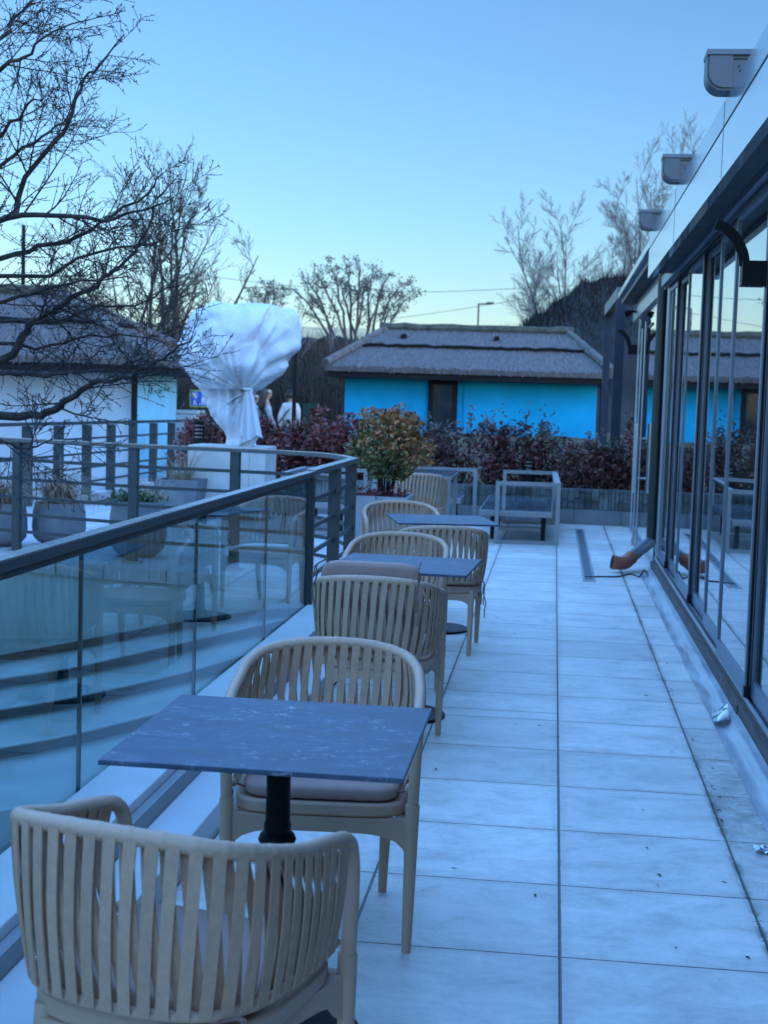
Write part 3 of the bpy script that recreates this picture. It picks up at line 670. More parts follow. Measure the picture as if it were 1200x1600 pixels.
# far wing: roof edge over frameless screens
a = MB(); a.box(.775,.83,12.61,19.4,2.965,3.03); P_(a, 'far_gutter', M['fascia'])
a = MB(); a.box(.83,3.5,12.61,19.4,2.90,3.0); P_(a, 'far_soffit', M['darkframe'])
a = MB(); a.box(.985,1.09,Y1+.11,19.35,2.66,2.80); P_(a, 'far_header', M['alu'])
a = MB(); a.box(1.0,1.14,Y1+.11,19.35,2.8005,2.8995); P_(a, 'far_beam', M['frame'])
a = MB(); a.box(.99,1.06,Y1+.11,18.44,.0,.03); P_(a, 'far_sill', M['alu'])
for y0, y1 in ((14.2,16.3),(16.312,18.38)):
    a = MB(); a.box(1.02,1.032,y0,y1,.03,2.66); P_(a, 'glass_screen', M['glass_front'])
a = MB(); a.box(1.012,1.039,18.385,18.40,.03,2.66); P_(a, 'screen_edge', M['alu'])
a = MB(); a.tube([(.95,16.6,.55),(.95,16.6,1.35)], .024, 12); a.tube([(.95,16.6,.72),(1.02,16.6,.72)], .012, 8); a.tube([(.95,16.6,1.18),(1.02,16.6,1.18)], .012, 8); P_(a, 'door_handle', M['fascia'], smooth=True)
for px, y, zt in ((991,15.6,2.38),(996,15.0,2.42)):
    x = atY(px,800,y).x; a = MB(); a.tube([(x,y,.06),(x,y,zt)], .009, 8); a.box(x-.02,x+.02,y-.02,y+.02,.031,.12); P_(a, 'door_rod', M['alu'])
a = MB(); a.bar((.97,15.0,2.40),(.97,15.6,2.40), .02,.03); a.bar((.97,15.6,2.28),(.97,15.6,2.46), .03,.03); P_(a, 'rod_bracket', M['darkframe'])
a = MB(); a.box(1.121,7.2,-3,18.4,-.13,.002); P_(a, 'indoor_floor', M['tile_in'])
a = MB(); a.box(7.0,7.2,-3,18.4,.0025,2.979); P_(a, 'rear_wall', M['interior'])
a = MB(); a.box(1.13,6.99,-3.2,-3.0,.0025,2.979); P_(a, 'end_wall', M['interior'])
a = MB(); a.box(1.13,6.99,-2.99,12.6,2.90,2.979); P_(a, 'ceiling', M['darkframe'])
# rounded rail ends sitting on the roof edge
for i, (px, py, sc_) in enumerate(((1128,140,1.0),(1055,283,.95),(1012,358,.88))):
    p = atZ(px, py, 3.032); y = p.y
    lb = ['largest grey rounded awning end standing out over the pale roof edge, nearest the camera', 'middle grey rounded awning end over the pale roof edge', 'smallest grey rounded awning end over the roof edge, in front of bare trees'][i]
    t = thing('awning_end', lb, 'awning', (.64,y,3.031), 0, 'awning ends along the roof edge')
    prof = [(.30,.0),(.30,.18),(.0,.18),(0,.075)]+[(.075-.075*math.cos(k*PI/2/8), .075-.075*math.sin(k*PI/2/8)) for k in range(1,9)]
    def ext(mb, pr, y0, y1):
        n_ = len(pr); vs = [(x,y0,z) for x,z in pr]+[(x,y1,z) for x,z in pr]
        mb.add(vs, [tuple(range(n_)), tuple(range(2*n_-1,n_-1,-1))]+[((k+1)%n_,k,n_+k,n_+(k+1)%n_) for k in range(n_)])
    a = MB(); ext(a, prof, .012, .16); a.build('housing', M['capgrey'], t, smooth=True)
    a = MB(); ext(a, [(.115,.012),(.115,.158),(.008,.158),(.008,.08)]+[(.078-.070*math.cos(k*PI/2/8), .082-.070*math.sin(k*PI/2/8)) for k in range(1,9)], 0, .0118); a.build('end_cap', M['capgrey'], t)
    a = MB(); a.box(-.004,.31,-.006,.166,.1602,.186); a.build('lid', M['pvc'], t, bevel=.002)
    a = MB()
    for q in range(3): a.tube([(.145+.006*q,.0125,.11-.02*q),(.145+.006*q,.009,.11-.02*q)], .004, 8)
    a.build('screw', M['black'], t)
    a = MB(); a.box(.12,.3,.0105,.0119,.14,.146); a.build('seam', M['darkframe'], t); t.scale = (sc_,sc_,sc_)
# arched wall lamps
LX = .975; p1 = ray(1166,428); p1 = Vector((0,0,EYE))+p1*((LX-.09)/p1.x)
for i, (y, zl, lb) in enumerate(((p1.y,p1.z,'black arched wall lamp on the glass front, nearest the camera'),(18.41,atY(976,546,18.41).z,'black arched wall lamp at the far end of the glass front, by the pergola posts'))):
    t = thing('wall_lamp', lb, 'lamp', (LX if i == 0 else 1.005,y,zl), 0, 'black arched wall lamps')
    a = MB(); a.box(-.115,.0,-.05,.05,-.06,.06); a.build('lamp_box', M['black'], t, bevel=.004)
    pts = smooth_path([(-.10,0,.04),(-.112,0,.10),(-.15,0,.17),(-.20,0,.215),(-.245,0,.235)], 5)
    a = MB(); a.sweep([Vector(p) for p in pts], .05, .02, up=Vector((0,1,0))); a.build('arm', M['black'], t)
t = thing('floodlight', 'small black twin floodlight under the far roof corner', 'lamp', (.99,18.6,atY(985,487,18.6).z))
a = MB(); a.bar((-.12,0,0),(.12,0,0),.03,.03); a.bar((0,0,0),(0,0,.07),.03,.03); a.build('bracket', M['black'], t)
for s in (-1,1): a = MB(); a.tube([(s*.07,0,-.01),(s*.15,0,-.035)], [.03,.045], 12); a.build('lamp_head', M['black'], t)
# downpipe with its orange bend
t = thing('downpipe', 'dark green downpipe ending in an orange elbow on the tiles', 'drainpipe', (1.0-.012,13.95,0))
a = MB(); a.tube([(0,0,.27),(0,0,2.9)], .058, 20); a.build('pipe', M['downpipe'], t, smooth=True)
e0 = Vector((0,0,.27)); pe = atZ(984,876,.10)-t.location; pend = atZ(955,892,.05)-t.location
a = MB(); a.tube(smooth_path([(0,0,.30),(0,0,.265),(-.02,-.01,.235),tuple(Vector((-.02,-.01,.235)).lerp(Vector((pe.x,pe.y,.125)),.5)),(pe.x,pe.y,.12)],5), .056, 20); a.build('grey_bend', M['pvc'], t, smooth=True)
d = (Vector((pe.x,pe.y,.12))-Vector((0,0,.26))).normalized(); p0 = Vector((pe.x,pe.y,.12))
a = MB(); a.tube(smooth_path([p0-d*.03,p0+d*.03,p0+d*.10+Vector((0,0,-.005)),p0+d*.135+Vector((-.05,-.02,.0)),p0+d*.14+Vector((-.115,-.03,.012))],4), [.066]*5+[.062]*9+[.066]*3, 22, cap=False)
a.build('orange_elbow', M['terra'], t, smooth='all')
q0 = p0+d*.14+Vector((-.105,-.028,.010)); a = MB(); a.tube([q0, q0+Vector((-.004,-.001,.001))], .058, 20); a.build('elbow_mouth', M['darkframe'], t)
pts = [atZ(914,902,.006)]+[atZ(x,y,.006) for x,y in ((940,901),(965,901),(985,897),(998,901))]+[atZ(1003,896,.03),atZ(1006,891,.06),atZ(1012,896,.02),atZ(1022,901,.02)]
a = MB(); a.tube(smooth_path(pts,4), .008, 8)
tag(a.build('black_cable', M['wire'], smooth='all'), 'thin black cable across the tiles beside the orange elbow', 'cable')
t = thing('drain_channel', 'narrow slotted drain set into the tiles near the orange elbow', 'drain', (.36,15.1,.0))
a = MB(); a.box(-.055,.055,-2.6,2.6,.001,.006); a.build('channel', M['grate'], t)
a = MB()
for k in range(60): a.box(-.035,.035,-2.5+k*.084,-2.5+k*.084+.03,.0062,.0075)
a.build('grate_slot_marks', M['black'], t)  # black strips laid on the channel stand for its open slots

r2 = random.Random(17); V = []
for k in range(70):
    x, y = (r2.uniform(-.9,.82), r2.uniform(2.6,12)) if k < 45 else (r2.gauss(.70,.05), r2.uniform(4,9)); an = r2.uniform(0,PI); l, w2 = r2.uniform(.004,.016), r2.uniform(.0015,.005); dx, dy = math.cos(an), math.sin(an)
    V += [(x-dx*l,y-dy*l,.0035),(x+dy*w2,y-dx*w2,.006),(x+dx*l,y+dy*l,.0045),(x-dy*w2,y+dx*w2,.0035)]
o = leafmesh0('leaf_litter', np.array(V), M['soil']); o['kind'] = 'stuff'; o['label'] = 'small dark specks of leaf litter scattered on the tiles'
p = atZ(1190,1328,.01); a = MB(); vs = []
for i in range(5):
    for j in range(4): vs.append((p.x-.025+.017*j, p.y-.03+.015*i, .006+r2.uniform(0,.018)))
a.add(vs, [(i*4+j,i*4+j+1,(i+1)*4+j+1,(i+1)*4+j) for i in range(4) for j in range(3)]); tag(a.build('foil_scrap', M['fascia']), 'crumpled scrap of shiny foil lying on the tiles beside the foil strip', 'litter')

# pergola posts beyond the hedge
t = thing('pergola', 'slate grey steel pergola frame standing behind the red hedge', 'pergola', (.85,21.8,0))
fa_, fb_ = (atY(966,570,20).x, 20.0), (atY(947,570,23.6).x, 23.6)
PG = [(*fa_, .065), (*fb_, .056), (fa_[0]+3.9, 20.2, .06), (fb_[0]+3.9, 23.8, .06)]
for x, y, h_ in PG: a = MB(); a.box(x-h_,x+h_,y-.05,y+.05,-.3,3.0); part(a, 'post', M['pergola'], t)
for p, q, w_ in ((0,1,.12),(2,3,.12),(0,2,.10),(1,3,.10)):
    A = Vector((PG[p][0],PG[p][1],3.085)); B = Vector((PG[q][0],PG[q][1],3.085)); d = (B-A).normalized(); k = -.06 if p == 0 and q == 1 or p == 2 else .07
    a = MB(); a.bar(A+d*k, B-d*k, w_, .168 if k < 0 else .15); part(a, 'beam', M['rail_mid'] if k < 0 else M['pergola'], t)

# ------------------------------------------------------------------ garden wall, bed, hedge
t = thing('garden_wall', 'low grey wall with a band of slate cladding at the end of the terrace', 'wall', (-1,18.55,0))
a = MB(); a.box(-4.9,3.4,18.47,18.75,-.12,.19); part(a, 'plinth', M['wallgrey'], t, bevel=.005)
a = MB(); r2 = random.Random(11); x = -4.9
while x < 3.4:
    w_ = r2.uniform(.04,.10); z = .192
    while z < .45:
        h = min(r2.uniform(.08,.25), .455-z); dp = r2.uniform(-.03,.012)
        a.box(x,x+w_-.006,18.49+dp,18.72,z,z+h-.005); z += h
    x += w_
part(a, 'slate_cladding', M['slate'], t)
a = MB()
for x in [-4.5+.6*k for k in range(14)]: a.box(x,x+.004,18.467,18.4695,-.0,.19)
part(a, 'plinth_joint', M['darkframe'], t)
a = MB(); a.box(-4.9,3.4,18.751,20.2,-.3,.40); struct(a.build('planting_bed', M['soil']))

def leaves(cen, size, rng_, up=.3, asp=.42):
    """leaf quads (kite shaped, folded) at the given points"""
    n_ = len(cen); d = rng_.normal(size=(n_,3)); d[:,2] = d[:,2]*.7+up; d /= np.linalg.norm(d,axis=1)[:,None]
    q = rng_.normal(size=(n_,3)); s = np.cross(d,q); s /= np.linalg.norm(s,axis=1)[:,None]; nn = np.cross(s,d)
    L = (size*rng_.uniform(.7,1.3,n_))[:,None]; W = L*asp*.5
    v = np.stack([cen, cen+d*L*.45+s*W+nn*L*.06, cen+d*L, cen+d*L*.45-s*W+nn*L*.06],1).reshape(-1,3)
    return v
def leafmesh(name, v, mat, parent=None):
    n_ = len(v)//4; me = bpy.data.meshes.new(name); me.vertices.add(len(v)); me.vertices.foreach_set('co', v.astype(np.float32).ravel())
    me.loops.add(len(v)); me.loops.foreach_set('vertex_index', np.arange(len(v),dtype=np.int32)); me.polygons.add(n_)
    me.polygons.foreach_set('loop_start', np.arange(0,len(v),4,dtype=np.int32)); me.update(calc_edges=True); me.validate()
    return link(name, me, mat, parent)
def shrub(label, x, y, z0, w_, h, n_, mat, seed, tips=True, group='red hedge shrubs'):
    R = np.random.default_rng(seed); r2 = random.Random(seed)
    t = thing('hedge_shrub', label, 'shrub', (x,y,z0), 0, group)
    stems = MB(); cen = []; tp = []
    ns = r2.randint(7,10)
    for k in range(ns):
        an = r2.uniform(0,2*PI); rr = w_*.5*math.sqrt(r2.random()); hh = h*r2.uniform(.62,1.0)*(1-.25*(rr/(w_*.5))**2)
        top = Vector((rr*math.cos(an)*1.05, rr*math.sin(an), hh)); b0 = Vector((top.x*.25, top.y*.25, -.03)); mid = b0.lerp(top,.5)+Vector((top.x*.18,top.y*.18,0))
        P = smooth_path([b0,mid,top],5); stems.tube(P, [.009-.0006*i for i in range(len(P))], 5)
        m_ = max(20, int(n_/ns)); u = R.uniform(.12 if not tips else .10, 1.0, m_)**.85
        idx = (u*(len(P)-1)).astype(int); base = np.array([tuple(P[i]) for i in idx])
        sp = (.065+.05*w_)*(1.15-.75*u); cen.append(base+R.normal(size=(m_,3))*sp[:,None]*np.array([1,1,.9]))
        if tips: tp.append(np.array(top)+R.normal(size=(26,3))*np.array([.028,.028,.085])+np.array([0,0,-.04]))
    stems.build('stems', M['twig'], t)
    c = np.concatenate(cen); c = c[c[:,2] > .02]
    leafmesh('foliage', leaves(c, .078, R, .35), mat, t)
    if tips: leafmesh('tip_foliage', leaves(np.concatenate(tp), .060, R, .9), M['newleaf'], t)
    return t
HX = [(-1.70,.80),(-1.28,.92),(-.88,1.02),(-.46,.93),(-.08,.85),(.30,.80),(.66,.72),(1.02,.88),(1.45,.9),(1.9,.85)]
where = ['behind the rounded shrub, under the cottage wall beside its door', 'right under the dark door of the blue cottage', 'tall, green tipped, just past the dark door of the blue cottage',
  'with a pointed green tip under the middle of the blue wall', 'above the steel lounge frame, with two loose tips', 'thin and gappy, above the corner of the steel lounge frame', 'low and gappy, just before the pergola posts',
  'dense and dark at the foot of the pergola posts', 'behind the glass screen of the pavilion', 'last in the row behind the glass screen']
for i, (x, h) in enumerate(HX):
    shrub('purple leaved hedge shrub '+where[i], x, 19.15+.12*math.sin(i*2.1), .36, .62, h+.17, 1250, M['photinia_dark'], 40+i)
HL = [(-4.75,1.02),(-4.25,1.05),(-3.75,1.05),(-3.3,1.0),(-2.9,1.02),(-2.5,.98),(-2.1,1.0)]
whereL = ['at the end of the row beside the striped black bollard','hidden in part by the white wrapped tree','just past the white plinth','below the long haired woman','below the person in the pale puffy jacket','below the dark green screen','next to the rounded orange shrub']
for i, (x, h) in enumerate(HL):
    shrub('dense dark red hedge shrub '+whereL[i], x, 19.2+.1*math.cos(i*1.7), .36, .90, h+.07, 2900, M['photinia'], 80+i, tips=False)

# rounded shrub in its planter
pp = atY(596,790,13.0); t = thing('square_planter', 'pale tapered planter holding the rounded orange green shrub', 'planter', (pp.x,13.0,0))
a = MB(); zt = atY(596,776,12.75).z
def frustum(mb, w0, w1, z0, z1, flip=False):
    vs = [(-w0,-w0,z0),(w0,-w0,z0),(w0,w0,z0),(-w0,w0,z0),(-w1,-w1,z1),(w1,-w1,z1),(w1,w1,z1),(-w1,w1,z1)]
    fs = [(0,1,5,4),(1,2,6,5),(2,3,7,6),(3,0,4,7)]
    mb.add(vs, [f[::-1] for f in fs] if flip else fs)
frustum(a,.20,.275,0,zt); frustum(a,.22,.245,zt-.08,zt,True)
a.add([(-.275,-.275,zt),(.275,-.275,zt),(.275,.275,zt),(-.275,.275,zt),(-.245,-.245,zt),(.245,-.245,zt),(.245,.245,zt),(-.245,.245,zt)], [(0,1,5,4),(1,2,6,5),(2,3,7,6),(3,0,4,7)])
a.build('pot', M['planter_pale'], t, bevel=.006)
a = MB(); a.box(-.24,.24,-.24,.24,zt-.1,zt-.05); a.build('soil', M['soil'], t)
R = np.random.default_rng(5); c = np.stack([R.uniform(-.24,.24,420),R.uniform(-.26,.24,420),zt-.04+np.abs(R.normal(size=420))*.05],1)
rs = thing('round_shrub', 'rounded shrub with orange and olive leaves on bare stems in the pale planter', 'shrub', (pp.x,13.0,zt-.05))
gc = leafmesh('groundcover', leaves(c, .045, R, .4), M['redleaf']); tag(gc, 'low red leaved plants round the foot of the rounded shrub', 'plant'); gc.location = (pp.x,13.0,0)
zc = atY(607,698,13.0).z-(zt-.05); st_ = MB(); r2 = random.Random(4); cen = []
ends = []
for k in range(11):
    an = 2*PI*k/11+r2.uniform(-.2,.2); rr = r2.uniform(.10,.30); top = Vector((.065+rr*math.cos(an), rr*math.sin(an), zc+r2.uniform(-.12,.16)))
    b0 = Vector((.05*math.cos(an)+.03, .05*math.sin(an), 0)); P = smooth_path([b0, b0.lerp(top,.45)+Vector((0,0,.05)), top],5)
    st_.tube(P, [.012-.0007*i for i in range(len(P))], 6); ends.append(top)
    for q in range(5):
        e = top+Vector((r2.gauss(0,.12),r2.gauss(0,.12),r2.gauss(.02,.11))); st_.tube([P[-3],(P[-3]+e)/2,e], [.005,.004,.003], 4); ends.append(e)
st_.build('stems', M['twig'], rs, smooth=True)
n_ = 5200; d = R.normal(size=(n_,3)); d /= np.linalg.norm(d,axis=1)[:,None]; rad = R.uniform(.35,1.0,n_)**.5
lump = 1+.16*np.sin(d[:,0]*4+1.5)*np.sin(d[:,2]*5)+.10*np.sin(d[:,0]*5+1)*np.cos(d[:,1]*4)+.09*np.sin(d[:,2]*6+2)+.08*np.sin(d[:,0]*9-d[:,2]*7)
c = d*rad[:,None]*lump[:,None]*np.array([.385,.385,.365])+np.array([.065,0,zc]); c = c[(c[:,2] > zc-.30)]
hole = np.sin(c[:,0]*23+1)*np.sin(c[:,1]*19)*np.sin(c[:,2]*21+2); c = c[hole > -.30]
q = c-np.array([.065,0,zc]); out_ = np.linalg.norm(q,axis=1)/.37+.5*q[:,2]/.37+.25*q[:,0]/.37+R.normal(size=len(c))*.18
leafmesh('green_foliage', leaves(c[out_ < .86], .052, R, .4, .5), M['bonsai_green'], rs); leafmesh('orange_foliage', leaves(c[out_ >= .86], .050, R, .5, .5), M['bonsai'], rs)

# round planters beyond the curved railing
def pot(label, px, py, Y, r, h, sq=False):
    p = atY(px, py, Y); t = thing('planter_pot', label, 'planter', (p.x,Y,-.004), 0, 'grey planters on the side terrace')
    if sq:
        a = MB(); frustum(a, r*.8, r, 0, h); frustum(a, r*.9, r*.92, h-.08, h, True)
        a.add([(-r,-r,h),(r,-r,h),(r,r,h),(-r,r,h),(-r*.92,-r*.92,h),(r*.92,-r*.92,h),(r*.92,r*.92,h),(-r*.92,r*.92,h)], [(0,1,5,4),(1,2,6,5),(2,3,7,6),(3,0,4,7)])
        a.build('pot', M['planter'], t); a = MB(); a.box(-r*.91,r*.91,-r*.91,r*.91,h-.09,h-.05); a.build('soil', M['soil'], t)
    else:
        a = MB(); a.lathe([(r*.55,0),(r*.80,.04),(r*.95,h*.2),(r,h*.42),(r*.97,h*.75),(r*.90,h),(r*.80,h),(r*.82,h-.07),(0,h-.07)], 40); a.build('pot', M['planter'], t, smooth=True)
    return t, p.x
def grass(label, x, y, z, n_, L, seed, spread=.2, droop=1.0, name='dry_grass', mat='drygrass'):
    R = np.random.default_rng(seed); V = []
    for k in range(n_):
        an = R.uniform(0,2*PI); r0 = spread*math.sqrt(R.random()); dx, dy = math.cos(an), math.sin(an); l = L*R.uniform(.5,1.15); lean = R.uniform(.25,1.0)
        p = np.array([r0*dx*.7,r0*dy*.7,0.0]); el = math.radians(88-35*lean); w0 = R.uniform(.002,.0045); sd = np.array([-dy,dx,0])
        prev = p; K = 6; tw = R.normal()*.25
        for j in range(K):
            el2 = el-droop*lean*2.6*(j/K)**1.2; dx2, dy2 = math.cos(an+tw*j/K), math.sin(an+tw*j/K)
            q = prev+np.array([dx2*math.cos(el2),dy2*math.cos(el2),math.sin(el2)])*l/K; wa = w0*(1-j/K*.6); wb = w0*(1-(j+1)/K*.75)
            V += [prev-sd*wa, prev+sd*wa, q+sd*wb, q-sd*wb]; prev = q
    o = leafmesh(name, np.array(V), M[mat]); o.location = (x,y,z); tag(o, label, 'plant'); return o
t1, x1 = pot('rounded dark grey pot with a green shrub, behind the curved railing', 215, 868, 12.95, .27, .52)
t2, x2 = pot('dark grey pot overhung with dry grass, behind the curved railing', 92, 852, 13.6, .265, .42)
t3, x3 = pot('dark grey pot at the very edge of view with dry grass behind the curved railing', 2, 852, 13.3, .25, .42)
t4, x4 = pot('square grey planter with dry grass next to the white plinth', 283, 800, 16.8, .26, .5, True)
grass('brown dry grass spilling over the pot, the fullest clump', x2, 13.6, .40, 620, .52, 3, .19, 1.25)
grass('brown dry grass in the pot at the edge of view', x3, 13.3, .40, 420, .48, 4, .17, 1.2)
grass('wispy dry grass beside the green shrub in the rounded pot', x1+.15, 12.98, .45, 90, .42, 5, .1, .9)
grass('wispy tall dry grass in the square planter by the white plinth', x4, 16.8, .45, 160, .55, 6, .2, .7)
R = np.random.default_rng(9); c = R.normal(size=(900,3))*np.array([.11,.11,.05]); c[:,2] = np.abs(c[:,2])
o = leafmesh('green_shrub', leaves(c, .06, R, .8, .25), M['conifer']); o.location = (x1-.03,12.95,.46); tag(o, 'low green shrub in the rounded grey pot', 'shrub')

# ------------------------------------------------------------------ white plinth and wrapped tree
pc = atY(363,740,17.4); t = thing('white_plinth', 'white stained stone plinth under the white wrapped tree', 'plinth', (pc.x,17.4,-.004))
a = MB(); a.box(-.485,.285,-.35,.35,.05,.905); a.build('block', M['pedestal'], t, bevel=.006)
a = MB(); a.box(.287,.485,-.348,.35,.05,.903); a.build('side_slab', M['pedestal'], t, bevel=.006)
a = MB(); a.box(-.45,.45,-.31,.31,0,.0495); a.build('foot', M['darkframe'], t)
SIL = [(477,330,395),(480,316,444),(486,305,456),(497,296,460.5),(520,286,461),(545,281,458),(568,283,449),(585,291,436),(598,302,420),(606,309,410),(613,315,400),(622,319,396),(640,325,395.5),(660,337,395),(674,350,394.5),(684,354.5,395),(690,354,399),(696,353,401)]
from mathutils import noise as mn
Yw = 17.35; a = MB(); NA = 220; rows = []
SS = smooth_path([(l,y,r_) for y,l,r_ in SIL], 9)
KX, KZ = 386.0, 611.0
for i, q in enumerate(SS):
    l, y, r_ = q; pl_ = atY(l, y, Yw); pr_ = atY(r_, y, Yw); cx = (pl_.x+pr_.x)/2; hw = (pr_.x-pl_.x)/2; z = (pl_.z+pr_.z)/2; ring = []
    up_ = y < 608; d_ = abs(y-611)/130.0
    for j in range(NA):
        th = 2*PI*j/NA; c_, s_ = math.cos(th), math.sin(th)
        # creases run towards the knot at the front: noise in the polar angle about it
        px_ = (l+r_)/2+(r_-l)/2*c_; fa = math.atan2(px_-KX, (y-KZ)+.001); fr = math.hypot((px_-KX)/140, (y-KZ)/140)
        front = 1 if s_ < 0 else -1
        cr_ = 0.0
        for f_, am in ((2.3,1.0),(4.7,.75),(9.5,.45)):
            v_ = mn.noise(Vector((fa*f_+3.1*front+am, fr*.9, front*5.0+f_))); cr_ += am*(abs(v_)*2-.45)
        puff = mn.noise(Vector((c_*1.6+7, s_*1.6, y*.012)))*.9+.5*mn.noise(Vector((c_*3.4, s_*3.4+3, y*.03)))
        k_ = min(1.0, .35+fr*1.1) if up_ else .9
        vo = mn.voronoi(Vector((c_*1.9+front*.3, s_*1.9, y*.022+px_*.004)))[0]
        msk = min(1.3,max(.15, .6+1.6*mn.noise(Vector((c_*1.3+4,s_*1.3,y*.011+2)))))
        dr = hw*(.23*puff*(1 if up_ else .5)+.19*cr_*k_*msk+.16*(vo[1]-vo[0]-.25)*(1 if up_ else .4))*(1-.38*abs(c_)**6)
        ry = hw*(.82 if up_ else .60+.12*min(1,d_*3))
        if not up_ and front == 1: dr += hw*.09*(math.sin(px_*.42+y*.01)+.6*math.sin(px_*.23+1))*(1-abs(c_)**4)
        ring.append((cx+c_*(hw+dr), Yw+s_*(ry+dr), z+(.09*mn.noise(Vector((c_*2,s_*2,9)))*max(0,1-i/26))))
    rows.append(ring)
vs = [p for r_ in rows for p in r_]; fs = [(i*NA+j,i*NA+(j+1)%NA,(i+1)*NA+(j+1)%NA,(i+1)*NA+j)[::-1] for i in range(len(rows)-1) for j in range(NA)]
vs.append(tuple(np.mean(rows[0],axis=0)+np.array([0,0,.01]))); fs += [((j+1)%NA, j, len(vs)-1)[::-1] for j in range(NA)]
a.add(vs, fs)
wt = thing('wrapped_tree', 'tree bundled in a white fleece cover tied at the neck on the white plinth', 'wrapped tree', (pc.x,17.35,.9))
part(a, 'fleece_cover', M['cloth'], wt, smooth='all')
a = MB(); vs = []; kn = atY(387,609,16.93)      # the tied end: one pleated sheet falling from the knot
NW, NH = 26, 16
for j in range(NH+1):
    t_ = j/NH; w_ = .035+.11*t_**.8
    for i in range(NW+1):
        u_ = i/NW*2-1; vs.append((kn.x-.01+u_*w_+.03*t_, kn.y+.12*abs(u_)**2*.6-.035*math.cos(u_*9)*(.4+.6*t_)+.10*t_*.6+(.12 if j == 0 else 0), kn.z+.02-.60*t_-.03*math.cos(u_*5)*t_))
a.add(vs, [(j*(NW+1)+i, (j+1)*(NW+1)+i, (j+1)*(NW+1)+i+1, j*(NW+1)+i+1) for j in range(NH) for i in range(NW)])
part(a, 'gathered_tail', M['cloth'], wt, smooth='all')
a = MB(); a.tube([kn+Vector((.05*math.cos(q*PI/6),.03*math.sin(q*PI/6)-.005,.01)) for q in range(13)], .012, 8); part(a, 'tie', M['cloth'], wt, smooth='all')
a = MB(); vs = [atY(378,692,17.05),atY(398,677,17.15),atY(404,682,17.05),atY(391,699,17.1),atY(372,698,17.15)]
a.add([*vs,*[v+Vector((0,.12,.01)) for v in vs]], [(0,1,2,3,4),(9,8,7,6,5)]+[(i,(i+1)%5,5+(i+1)%5,5+i) for i in range(5)]); part(a, 'loose_corner', M['cloth'], wt)

